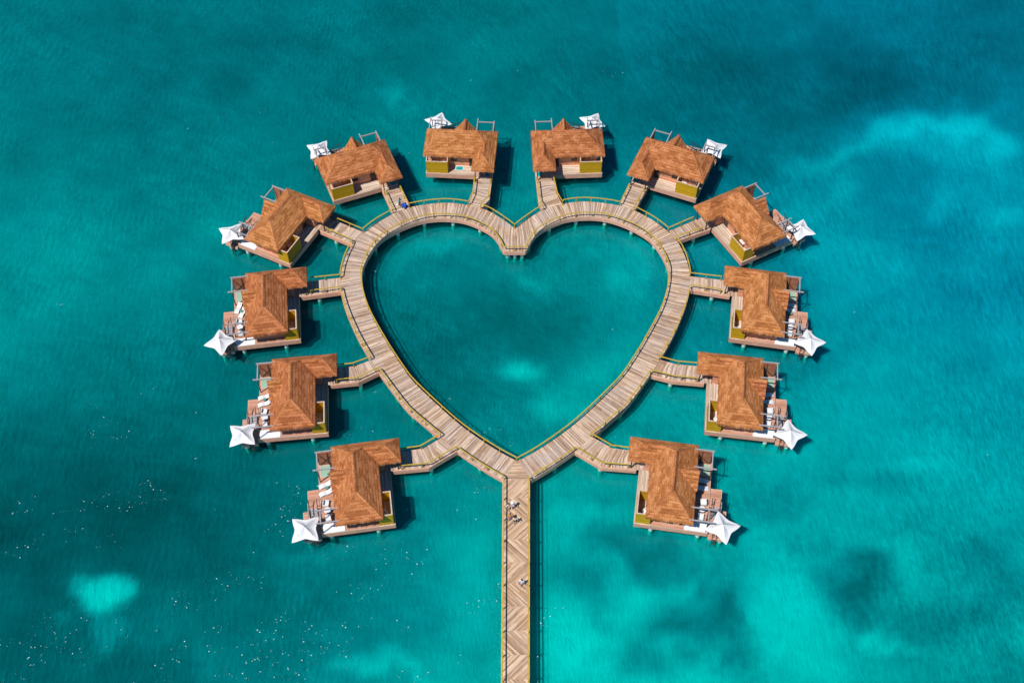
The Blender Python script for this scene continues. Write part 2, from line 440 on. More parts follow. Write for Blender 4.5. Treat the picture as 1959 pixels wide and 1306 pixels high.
def vnoise(x, y, scale, seed, octv=3):
    out = np.zeros_like(x)
    amp, tot = 1.0, 0.0
    for o in range(octv):
        rng = np.random.RandomState(seed + o * 17)
        g = rng.rand(256, 256)
        fx, fy = x / scale + 91.3, y / scale + 77.7
        ix, iy = np.floor(fx).astype(int), np.floor(fy).astype(int)
        tx, ty = fx - ix, fy - iy
        tx, ty = tx * tx * (3 - 2 * tx), ty * ty * (3 - 2 * ty)
        G = lambda a, b: g[a % 256, b % 256]
        out += amp * ((G(ix, iy) * (1 - tx) + G(ix + 1, iy) * tx) * (1 - ty) + (G(ix, iy + 1) * (1 - tx) + G(ix + 1, iy + 1) * tx) * ty)
        tot += amp
        amp *= 0.55
        scale *= 0.5
    return out / tot - 0.5


def patch_field(x, y):
    wx = x + vnoise(x, y, 9, 3) * 7
    wy = y + vnoise(x, y, 9, 8) * 7
    num = np.zeros_like(x)
    den = np.full_like(x, 1e-9)
    for cx, cy, v in CTL:
        w = np.exp(-((wx - cx) ** 2 + (wy - cy) ** 2) / (2 * 8.5 ** 2)) + 1e-7
        num += w * v
        den += w
    p = num / den
    wx = x + vnoise(x, y, 7.0, 31, 4) * 9.0
    wy = y + vnoise(x, y, 7.0, 45, 4) * 9.0
    for cx, cy, rx, ry, a in BLOB:
        g = 0.3 if a > 0.35 else 1.15
        d = np.sqrt(((x + (wx - x) * g - cx) / rx) ** 2 + ((y + (wy - y) * g - cy) / ry) ** 2)
        e = np.clip(((1.3 - d) / 0.5) if a > 0.35 else ((1.65 - d) / 1.35), 0, 1)
        p += a * (0.82 if a < 0 else 1.0) * e * e * (3 - 2 * e)
    p += vnoise(x, y, 14, 60, 5) * 0.24 + vnoise(x, y, 4.5, 77, 3) * 0.14
    p -= np.where(x > 20, 0.06, 0.13) * np.clip((y - 42) / 40, 0, 1)
    p += 0.09 * np.clip((x - 40) / 15, 0, 1) * np.clip((48 - y) / 12, 0, 1) * np.clip((y + 10) / 12, 0, 1)
    return np.where(p > 0.7, 0.7 + 0.3 * np.tanh((p - 0.7) / 0.3), np.maximum(p, 0.02))


def sea_sheet(name, sheets):
    xs = np.concatenate([[-6000, -1500, -500, -220, -150], np.arange(-118, 118.1, 1.0), [150, 220, 500, 1500, 6000]])
    ys = np.concatenate([[-6000, -1500, -500, -200, -110], np.arange(-66, 112.1, 1.0), [150, 220, 500, 1500, 6000]])
    X, Y = np.meshgrid(xs, ys)
    nx, ny = len(xs), len(ys)
    co = np.concatenate([np.stack([X.ravel(), Y.ravel(), np.full(X.size, z)], 1) for z, _ in sheets])
    me = bpy.data.meshes.new(name)
    ii = np.arange(nx * ny).reshape(ny, nx)
    q1 = np.stack([ii[:-1, :-1], ii[:-1, 1:], ii[1:, 1:], ii[1:, :-1]], -1).reshape(-1, 4)
    q = np.concatenate([q1 + k * nx * ny for k in range(len(sheets))])
    me.from_pydata(co.tolist(), [], q.tolist())
    a = me.attributes.new('patch', 'FLOAT', 'POINT')
    a.data.foreach_set('value', patch_field(co[:, 0], co[:, 1]).astype(np.float32))
    b = me.attributes.new('blueness', 'FLOAT', 'POINT')
    bv = np.clip((co[:, 0] - 5) / 70, 0, 1) * np.clip((co[:, 1] + 45) / 60, 0, 1) + 0.18 * np.clip(co[:, 1] / 70, 0, 1) + vnoise(co[:, 0], co[:, 1], 20, 90) * 0.3
    b.data.foreach_set('value', np.clip(bv, 0, 1).astype(np.float32))
    for _, mat in sheets:
        me.materials.append(mat)
    me.polygons.foreach_set('material_index', np.repeat(np.arange(len(sheets)), len(q1)).astype(np.int32))
    o = bpy.data.objects.new(name, me)
    COL.objects.link(o)
    return o


SEABED_Z = -2.6
tag(sea_sheet('seabed', [(SEABED_Z, M['seabed'])]), 'pale sand and dark sea grass under the lagoon', kind='structure')
tag(sea_sheet('water', [(0.0, M['lagoon_water']), (-1.1, M['cloudy_water'])]), 'turquoise lagoon water with fine wind ripples', kind='structure')

def sun_glints():  # sun sparkle on the ripples, painted as tiny white flecks
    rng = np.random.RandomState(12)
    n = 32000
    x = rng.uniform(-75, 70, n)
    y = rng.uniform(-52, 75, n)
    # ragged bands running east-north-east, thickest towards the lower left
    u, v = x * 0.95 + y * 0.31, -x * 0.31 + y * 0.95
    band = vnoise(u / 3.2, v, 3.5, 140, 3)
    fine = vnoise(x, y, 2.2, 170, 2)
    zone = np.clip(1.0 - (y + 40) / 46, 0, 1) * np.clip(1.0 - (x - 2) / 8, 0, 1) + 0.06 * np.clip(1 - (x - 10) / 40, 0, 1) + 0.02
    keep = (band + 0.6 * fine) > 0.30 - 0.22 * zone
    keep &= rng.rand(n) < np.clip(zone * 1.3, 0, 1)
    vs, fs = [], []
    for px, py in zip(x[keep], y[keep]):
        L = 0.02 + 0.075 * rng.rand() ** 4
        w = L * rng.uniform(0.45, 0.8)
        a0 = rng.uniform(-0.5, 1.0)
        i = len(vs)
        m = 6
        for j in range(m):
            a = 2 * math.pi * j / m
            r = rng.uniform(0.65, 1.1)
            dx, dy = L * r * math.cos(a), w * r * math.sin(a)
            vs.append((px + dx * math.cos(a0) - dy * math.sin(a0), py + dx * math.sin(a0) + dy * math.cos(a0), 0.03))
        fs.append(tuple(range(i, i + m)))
    me = bpy.data.meshes.new('sun_glints')
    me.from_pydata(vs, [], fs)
    me.materials.append(M['glint'])
    o = bpy.data.objects.new('sun_glints', me)
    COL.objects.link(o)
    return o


tag(sun_glints(), 'white flecks painted as sun glints in bands on the water', kind='stuff')

# ------------------------------------------------------------------ railings and piles
POST_ME = None


def railing(parent, pts, spacing=2.6, start=True, end=True):
    """pts: xy outline in metres at deck level; posts are sub-parts"""
    global POST_ME
    zt = ZD + 1.03
    mb = MB(scale=1)
    V = [Vector((p[0], p[1], zt)) for p in pts]
    w = 0.085
    # one mitred flat handrail
    nrm = []
    for i in range(len(V)):
        a = (V[i] - V[i - 1]).normalized() if i > 0 else None
        b = (V[i + 1] - V[i]).normalized() if i < len(V) - 1 else None
        if a is None: a = b
        if b is None: b = a
        n1 = Vector((-a.y, a.x, 0))
        n2 = Vector((-b.y, b.x, 0))
        n = (n1 + n2).normalized()
        nrm.append(n * (w / max(0.35, n.dot(n1))))
    for i in range(len(V) - 1):
        A, B, na, nb = V[i], V[i + 1], nrm[i], nrm[i + 1]
        dz = Vector((0, 0, 0.07))
        mb.face([A - na + dz, B - nb + dz, B + nb + dz, A + na + dz])
        mb.face([A + na, B + nb, B - nb, A - na])
        mb.face([A - na, B - nb, B - nb + dz, A - na + dz])
        mb.face([B + nb, A + na, A + na + dz, B + nb + dz])
    mb.face([V[0] - nrm[0], V[0] + nrm[0], V[0] + nrm[0] + dz, V[0] - nrm[0] + dz][::-1])
    mb.face([V[-1] - nrm[-1], V[-1] + nrm[-1], V[-1] + nrm[-1] + dz, V[-1] - nrm[-1] + dz])
    o = mb.build('railing', M['rail'], parent)
    if POST_ME is None:
        pm = MB(scale=1)
        pm.box(-0.055, -0.055, 0.0, 0.055, 0.055, 1.028)
        pm.box(-0.09, -0.09, -0.001, 0.09, 0.09, 0.03)
        po = pm.build('railing_post', M['rail'])
        POST_ME = po.data
        bpy.data.objects.remove(po)
    L = [0.0]
    for i in range(1, len(V)):
        L.append(L[-1] + (V[i] - V[i - 1]).length)
    n = max(1, round(L[-1] / spacing))
    for k in range(n + 1):
        if (k == 0 and not start) or (k == n and not end):
            continue
        s = L[-1] * k / n
        i = 1
        while i < len(L) - 1 and L[i] < s:
            i += 1
        f = (s - L[i - 1]) / (L[i] - L[i - 1])
        p = V[i - 1].lerp(V[i], f)
        d = V[i] - V[i - 1]
        po = bpy.data.objects.new('railing_post', POST_ME)
        COL.objects.link(po)
        po.parent = o
        po.location = (p.x, p.y, ZD)
        po.rotation_euler = (0, 0, math.atan2(d.y, d.x))
    return o


PILE_ME = None


def pile(parent, x, y, ztop=ZD - 0.6):
    global PILE_ME
    if PILE_ME is None:
        mb = MB(scale=1)
        mb.cyl((0, 0, SEABED_Z - 0.2), (0, 0, ZD - 0.6), 0.3, n=14)
        mb.cyl((0, 0, ZD - 0.6), (0, 0, ZD - 0.35), 0.36, n=14)
        o = mb.build('pile', M['pile'])
        PILE_ME = o.data
        bpy.data.objects.remove(o)
    o = bpy.data.objects.new('pile', PILE_ME)
    COL.objects.link(o)
    o.parent = parent
    o.location = (x, y, 0)
    return o


def wall_strip(mb, pts, z0, z1, t, flip=False):
    """vertical board along an open outline, thickness t to the left of travel"""
    V = [Vector((p[0], p[1], 0)) for p in pts]
    N = []
    for i in range(len(V)):
        a = (V[i] - V[i - 1]).normalized() if i > 0 else (V[1] - V[0]).normalized()
        b = (V[i + 1] - V[i]).normalized() if i < len(V) - 1 else a
        n = (Vector((-a.y, a.x, 0)) + Vector((-b.y, b.x, 0))).normalized()
        N.append(n * (t / max(0.35, n.dot(Vector((-a.y, a.x, 0))))))
    s = 0.0
    for i in range(len(V) - 1):
        A, B, A2, B2 = V[i], V[i + 1], V[i] + N[i], V[i + 1] + N[i + 1]
        d = (B - A).length
        P = lambda v, z: (v.x, v.y, z)
        uv = [(s, z0), (s + d, z0), (s + d, z1), (s, z1)]
        mb.face([P(A, z0), P(B, z0), P(B, z1), P(A, z1)], uv)
        mb.face([P(B2, z0), P(A2, z0), P(A2, z1), P(B2, z1)], [uv[1], uv[0], uv[3], uv[2]])
        mb.face([P(A, z1), P(B, z1), P(B2, z1), P(A2, z1)])
        mb.face([P(B, z0), P(A, z0), P(A2, z0), P(B2, z0)])
        s += d
    for i, rev in ((0, True), (-1, False)):
        q = [(V[i].x, V[i].y, z0), ((V[i] + N[i]).x, (V[i] + N[i]).y, z0), ((V[i] + N[i]).x, (V[i] + N[i]).y, z1), (V[i].x, V[i].y, z1)]
        mb.face(q[::-1] if rev else q)


# ------------------------------------------------------------------ heart boardwalk
OUTER = [(0, 26.93), (-1.16, 28.18), (-2.89, 29.79), (-4.01, 30.68), (-5.44, 31.42), (-7.51, 32.10), (-9.4, 32.55), (-11.22, 32.72), (-13.1, 32.6), (-15.0, 32.3), (-17.3, 31.72), (-19.5, 30.7), (-21.6, 29.15), (-23.0, 27.9), (-24.5, 26.15), (-25.95, 23.8), (-26.75, 21.4), (-27.15, 19.3), (-27.33, 17.2), (-27.26, 15.4), (-26.95, 13.65), (-26.15, 10.95), (-25.2, 8.5), (-23.95, 5.65), (-22.7, 3.2), (-21.4, 0.9), (-19.95, -1.5), (-17.5, -5.2), (-15.6, -7.85), (-13.4, -10.0), (-11.6, -11.75), (-10.6, -12.5), (-8.3, -14.75), (-6.44, -16.25), (-4.2, -17.9), (-1.95, -19.4)]
INNER = [(0, 22.05), (-1.85, 22.08), (-2.45, 23.77), (-3.6, 25.8), (-5.57, 27.42), (-8.2, 28.8), (-11.3, 29.3), (-14.4, 29.05), (-17.1, 28.0), (-19.5, 26.48), (-21.7, 24.42), (-23.03, 21.9), (-23.85, 19.2), (-23.95, 17.0), (-23.35, 13.6), (-22.35, 10.44), (-21.17, 7.84), (-19.85, 5.29), (-18.4, 2.59), (-16.9, 0.04), (-15.3, -2.5), (-13.45, -4.7), (-11.38, -6.96), (-9.3, -9.15), (-7.17, -11.18), (-4.83, -13.1), (-2.41, -14.9), (-0.1, -16.35)]
PAIRS = [((0, 26.93), (0, 22.05)), ((-1.6, 28.6), (-2.0, 22.5)), ((-2.89, 29.79), (-4.6, 26.6)), ((-5.4, 31.4), (-6.9, 28.2)), ((-7.5, 32.1), (-8.6, 29.0)), ((-11.2, 32.75), (-11.4, 29.4)), ((-19.5, 30.7), (-17.6, 27.8)), ((-24.5, 26.2), (-21.7, 24.4)), ((-27.07, 19.7), (-23.85, 19.2)), ((-27.25, 15.6), (-23.9, 16.4)), ((-25.2, 8.5), (-22.05, 9.75)), ((-19.95, -1.5), (-17.1, 0.35)), ((-13.4, -10.0), (-10.75, -7.6)), ((-1.95, -19.4), (-0.1, -16.35))]


def catmull(P, sub=10, corner=()):
    P = [Vector((x, y)) for x, y in P]
    out = []
    for i in range(len(P) - 1):
        p1, p2 = P[i], P[i + 1]
        p0 = P[i - 1] if i > 0 and i not in corner else p1 * 2 - p2
        p3 = P[i + 2] if i + 2 < len(P) and (i + 1) not in corner else p2 * 2 - p1
        for k in range(sub):
            t = k / sub
            out.append(0.5 * ((2 * p1) + (p2 - p0) * t + (2 * p0 - 5 * p1 + 4 * p2 - p3) * t * t + (3 * p1 - p0 - 3 * p2 + p3) * t ** 3))
    out.append(P[-1])
    return out


def arc_points(dense, a, b, n):
    L = [0.0]
    for i in range(a + 1, b + 1):
        L.append(L[-1] + (dense[i] - dense[i - 1]).length)
    res = []
    for k in range(n):
        s = L[-1] * k / n
        i = 1
        while i < len(L) - 1 and L[i] < s:
            i += 1
        res.append(dense[a + i - 1].lerp(dense[a + i], (s - L[i - 1]) / max(1e-9, L[i] - L[i - 1])))
    return res


def pair_curves():
    OD, ID = catmull(OUTER), catmull(INNER, corner=(1,))
    near = lambda D, p: min(range(len(D)), key=lambda i: (D[i] - Vector(p)).length)
    io = [near(OD, a) for a, b in PAIRS]
    ii = [near(ID, b) for a, b in PAIRS]
    A, B = [], []
    for j in range(len(PAIRS) - 1):
        n = max(3, int((OD[io[j]] - OD[io[j + 1]]).length / 0.8))
        A += arc_points(OD, io[j], io[j + 1], n)
        B += arc_points(ID, ii[j], ii[j + 1], n)
    A.append(OD[-1])
    B.append(ID[-1])
    return A, B, OD, ID


OA, IB, OD, ID = pair_curves()

heart = tag(empty('heart_boardwalk', (0, 0, 0)), 'weathered plank boardwalk forming a heart over the turquoise water', 'boardwalk')
for side in (-1, 1):      # the two halves meet in a seam at the notch
    mb = MB(scale=1)
    s = 0.0
    off = 0 if side < 0 else 200
    for i in range(len(OA) - 1):
        a, b, c, d = OA[i], OA[i + 1], IB[i + 1], IB[i]
        ds = ((a + d) / 2 - (b + c) / 2).length
        w0, w1 = (a - d).length, (b - c).length
        P = lambda v, z: (-side * v.x, v.y, z)
        q = [P(a, ZD), P(d, ZD), P(c, ZD), P(b, ZD)]
        uv = [(off + s, 0), (off + s, w0), (off + s + ds, w1), (off + s + ds, 0)]
        if side > 0:
            q, uv = q[::-1], uv[::-1]
        mb.face(q, uv)
        q = [P(a, ZD - 0.12), P(b, ZD - 0.12), P(c, ZD - 0.12), P(d, ZD - 0.12)]
        mb.face(q if side < 0 else q[::-1])
        s += ds
    mb.build('decking', M['boardwalk'], heart)
    mirror = lambda pts: [(-side * p[0], p[1]) for p in pts]
    for crv, sg in ((OD, 1), (ID, -1)):
        mb = MB(scale=1)
        pts = mirror(crv[::3] + [crv[-1]])
        wall_strip(mb, pts, ZD - 0.93, ZD - 0.012, (0.09 if sg > 0 else -0.09) * (-side))
        mb.build('fascia', M['fascia'], heart)

# where each footbridge meets the outer edge (left and right half)
SITES = {
    'L2': (-8.87, 43.76, -4.5), 'R2': (9.06, 43.6, 1.9), 'L3': (-26.29, 39.61, 21.5), 'R3': (26.66, 39.49, -23.7),
    'L4': (-37.08, 26.77, 63.2), 'R4': (37.23, 26.38, -62.3), 'L5': (-37.65, 9.88, 97.6), 'R5': (37.52, 9.14, -100.1),
    'L6': (-31.85, -6.47, 95.5), 'R6': (31.94, -6.96, -98.1), 'L7': (-21.77, -21.16, 98.0), 'R7': (20.96, -21.41, -99.3)}
# far-end points: edge 'a' lies on the villa's inner side (local x 2.95), edge 'b' on x 5.95; extra kink points in villa units
BRIDGE = {
    'L2': ([(2.95, -10.1)], (-7.51, 32.10), [(5.9, -11.0)], (-5.44, 31.42)),
    'R2': ([(2.4, -10.44)], (7.85, 31.98), [(5.75, -11.75)], (4.75, 30.95)),
    'L3': ([], (-19.82, 30.53), [], (-17.22, 31.75)),
    'R3': ([], (19.6, 30.65), [], (17.3, 31.7)),
    'L4': ([], (-26.0, 23.9), [], (-24.4, 26.3)),
    'R4': ([], (25.85, 23.95), [], (24.7, 25.95)),
    'L5': ([], (-27.05, 14.25), [], (-27.33, 16.8)),
    'R5': ([], (27.0, 14.0), [], (27.3, 16.5)),
    'L6': ([(3.0, -9.7)], (-20.2, -1.1), [(5.96, -9.0)], (-21.5, 1.0)),
    'R6': ([(2.8, -10.2)], (19.65, -2.0), [(5.85, -9.9)], (21.15, 0.6)),
    'L7': ([(2.7, -10.7)], (-8.41, -14.65), [(5.99, -9.8)], (-10.75, -12.45)),
    'R7': ([(2.6, -10.5)], (8.1, -14.9), [(5.95, -9.3)], (10.45, -12.6))}


def site_xy(n, x, y):
    X, Y, a = SITES[n]
    sx = 1 if n[0] == 'L' else -1
    x, y = x * S * sx, y * S
    c, s = math.cos(R(a)), math.sin(R(a))
    return (X + c * x - s * y, Y + s * x + c * y)


def outer_between(p, q, sx):
    """outer edge of the heart between two points on it"""
    D = [Vector((v.x * sx, v.y)) for v in OD]
    near = lambda a: min(range(len(D)), key=lambda i: (D[i] - Vector(a)).length)
    i, j = near(p), near(q)
    if i > j:
        i, j = j, i
        p, q = q, p
    inset = [D[k] for k in range(i + 2, j - 1, 6)]
    return [tuple(p)] + [(v.x, v.y) for v in inset] + [tuple(q)]


def inset_pts(pts, d):
    V = [Vector((p[0], p[1])) for p in pts]
    out = []
    for i in range(len(V)):
        a = V[max(0, i - 1)]
        b = V[min(len(V) - 1, i + 1)]
        t = (b - a).normalized()
        out.append((V[i].x - t.y * d, V[i].y + t.x * d))
    return out


for sx, H in ((1, 'L'), (-1, 'R')):
    stops = [(0, 26.93)]
    for n in '234567':
        b = BRIDGE[H + n]
        stops += [b[3], b[1]]
    stops.append((-1.95 * sx, -19.4))
    for i in range(0, len(stops), 2):
        p, q = stops[i], stops[i + 1]
        pts = outer_between(p, q, sx)
        pts = inset_pts(pts, 0.08 * sx)
        if i == 0:
            pts[0] = (0.0, 26.86)
        railing(heart, pts, 2.7, start=not (i == 0 and sx < 0), end=not (i == len(stops) - 2))
    pts = [(v.x * sx, v.y) for v in ID[::5] + [ID[-1]]]
    pts[-1] = (-0.1, -16.35)
    pts = inset_pts(pts, -0.08 * sx)
    pts[0] = (0.0, 22.13)
    railing(heart, pts, 2.7, start=sx > 0, end=sx > 0)

for sx in (-1, 1):
    for D, dd, n in ((ID, -0.65, 17), (OD, 0.65, 19)):
        pts = arc_points(D, 0, len(D) - 1, n)
        for i, p in enumerate(pts):
            if i == 0:
                continue
            j = min(range(len(D)), key=lambda k: (D[k] - p).length)
            t = (D[min(j + 1, len(D) - 1)] - D[max(j - 1, 0)]).normalized()
            pile(heart, -sx * (p.x - t.y * dd), p.y + t.x * dd)
for x in (-1.15, 0.0, 1.15):
    pile(heart, x, 22.75)

# ------------------------------------------------------------------ straight pier
PX = lambda y: (-1.96 - 0.0085 * (-19.4 - y), 1.62 - 0.018 * (-19.4 - y))
pier = tag(empty('pier', (0, 0, 0)), 'straight wooden pier of diagonal boards leading to the heart', 'pier')
mb = MB(scale=1)
rows = [-19.41, -22.19, -25.42, -28.38, -31.68, -34.62, -37.84, -41.06, -44.23, -47.33, -50.5, -53.7, -56.9, -60.1, -63.3, -66.5]
r2 = math.sqrt(0.5)
e0 = PX(rows[0])
# mitre triangle of cross boards between the two arms of the heart
mb.face([(e0[0], rows[0], ZD), (e0[1], rows[0], ZD), (-0.1, -16.35, ZD)], [(rows[0], e0[0]), (rows[0], e0[1]), (-16.35, 0)])
mb.face([(e0[1], rows[0], ZD), (1.95, -19.4, ZD), (0.1, -16.35, ZD), (-0.1, -16.35, ZD)], [(rows[0], e0[1]), (rows[0], 1.95), (-16.35, .2), (-16.35, 0)])
for i in range(len(rows) - 1):
    y0, y1 = rows[i], rows[i + 1]
    a, b = PX(y0), PX(y1)
    sg = 1 if i % 2 == 0 else -1
    q = [(b[0], y1, ZD), (b[1], y1, ZD), (a[1], y0, ZD), (a[0], y0, ZD)]
    uv = [((x * -sg + y) * r2 + 31 * i + 400, (x * sg + y) * r2) for x, y, z in q]
    mb.face(q, uv)
mb.face([(PX(rows[-1])[0], rows[-1], ZD - 0.12), (e0[0], rows[0], ZD - 0.12), (e0[1], rows[0], ZD - 0.12), (PX(rows[-1])[1], rows[-1], ZD - 0.12)])
mb.build('decking', M['pier'], pier)
for k in (0, 1):
    mb = MB(scale=1)
    pts = [(PX(y)[k], y) for y in (rows[0], rows[-1])]
    wall_strip(mb, pts, ZD - 0.93, ZD - 0.012, -0.09 if k == 0 else 0.09)
    mb.build('fascia', M['fascia'], pier)
    ins = 0.06 if k == 0 else -0.06
    railing(pier, [(PX(y)[k] + ins, y) for y in (rows[0], rows[-1])], 3.2)
    for y in rows[1:]:
        pile(pier, PX(y)[k] + (0.6 if k == 0 else -0.6), y + 0.4)

# ------------------------------------------------------------------ villas
EZ, PIT = 3.14, 0.89


def roof_mesh(sx):
    mb = MB(sx)
    E1, E2, E3 = (-6.5, -3.5), (-6.5, 3.24), (6.5, 3.24)
    W1, W2, W3 = (6.5, -6.8), (2.53, -6.8), (2.53, -3.5)
    hz = EZ + PIT * 3.37
    R1, R2 = (-3.13, -.13), (3.13, -.13)
    WP, V = (4.515, -4.815), (4.515, -1.515)
    wz = EZ + PIT * 1.985
    z3 = {E1: EZ, E2: EZ, E3: EZ, W1: EZ, W2: EZ, W3: EZ, R1: hz, R2: hz, WP: wz, V: wz}
    faces = [[E1, W3, V, R2, R1], [W3, W2, WP, V], [W2, W1, WP], [W1, E3, R2, V, WP], [E3, E2, R1, R2], [E2, E1, R1]]
    rng = random.Random(5)
    for k, F in enumerate(faces):
        a, b = Vector(F[0]), Vector(F[1])
        d = (b - a).normalized()
        nin = Vector((-d.y, d.x))
        sl = math.sqrt(1 + PIT * PIT)
        uv = lambda x, y: ((Vector((x, y)) - a).dot(d) + 37 * k, (Vector((x, y)) - a).dot(nin) * sl)
        # cut the slope into courses, each tilted up a little so it overlaps the next as thatch does
        poly = [Vector((p[0], p[1])) for p in F]
        top = max((p - a).dot(nin) for p in poly)
        nc = max(3, int(top * sl / 0.5))
        for c in range(nc):
            lo, hi = top * c / nc, top * (c + 1) / nc
            q = clip(clip(poly, a + nin * lo, nin), a + nin * hi, -nin)
            if len(q) < 3:
                continue
            pts = []
            for p in q:
                h = (p - a).dot(nin)
                lift = 0.045 * (1 - (h - lo) / (hi - lo))
                pts.append((p.x, p.y, EZ + PIT * h + lift))
            mb.face(pts, [uv(p.x, p.y) for p in q])
        # shaggy eave: hanging tufts
        L = (b - a).length
        n = int(L / 0.13)
        for i in range(n):
            s0, s1 = L * i / n - 0.02, L * (i + 1) / n + 0.02
            ext, drop = rng.uniform(0.0, 0.2), rng.uniform(0.2, 0.42)
            p0, p1 = a + d * s0, a + d * s1
            m = a + d * ((s0 + s1) / 2 + rng.uniform(-0.04, 0.04)) - nin * ext
            mm = 0.5 if rng.random() < 0.5 else 0.25
            o = -nin * 0.02
            mb.face([(p0.x, p0.y, EZ + 0.08), ((p0 + o).x - nin.x * ext * mm, (p0 + o).y - nin.y * ext * mm, EZ - drop * mm - .1), (m.x, m.y, EZ - drop - .1),
                     ((p1 + o).x - nin.x * ext * mm, (p1 + o).y - nin.y * ext * mm, EZ - drop * mm - .1), (p1.x, p1.y, EZ + 0.08)],
                    [uv(p.x, p.y) for p in (p0, p0, m, p1, p1)])
    # soffit
    mb.face([(p[0], p[1], EZ - 0.02) for p in (E1, E2, E3, W1, W2, W3)], None)
    return mb, (R1, R2, hz), (WP, V, wz)


def clip(poly, o, n):
    out = []
    for i in range(len(poly)):
        p, q = poly[i], poly[(i + 1) % len(poly)]
        a, b = (p - o).dot(n), (q - o).dot(n)
        if a >= -1e-9:
            out.append(p)
        if (a > 1e-9 and b < -1e-9) or (a < -1e-9 and b > 1e-9):
            out.append(p.lerp(q, a / (a - b)))
    return out


def ridge(sx, p, q, parent, name='ridge_cap', fat=1.0):
    mb = MB(sx)
    p, q = Vector(p), Vector(q)
    d = (q - p).normalized()
    s = Vector((-d.y, d.x, 0)).normalized()
    prof = [(-0.28, -0.22), (-0.13, -0.04), (0, 0.06), (0.13, -0.04), (0.28, -0.22)]
    prof = [(a * fat, h if fat == 1 else h * .45 + .03) for a, h in prof]
    A = [p + s * a + Vector((0, 0, h)) for a, h in prof]
    B = [q + s * a + Vector((0, 0, h)) for a, h in prof]
    for i in range(4):
        mb.face([A[i], B[i], B[i + 1], A[i + 1]], [(0, i * .2), (d.length * 3, i * .2), (d.length * 3, i * .2 + .2), (0, i * .2 + .2)])
    mb.face(A)
    mb.face(B[::-1])
    return mb.build(name, M['thatch'], parent)


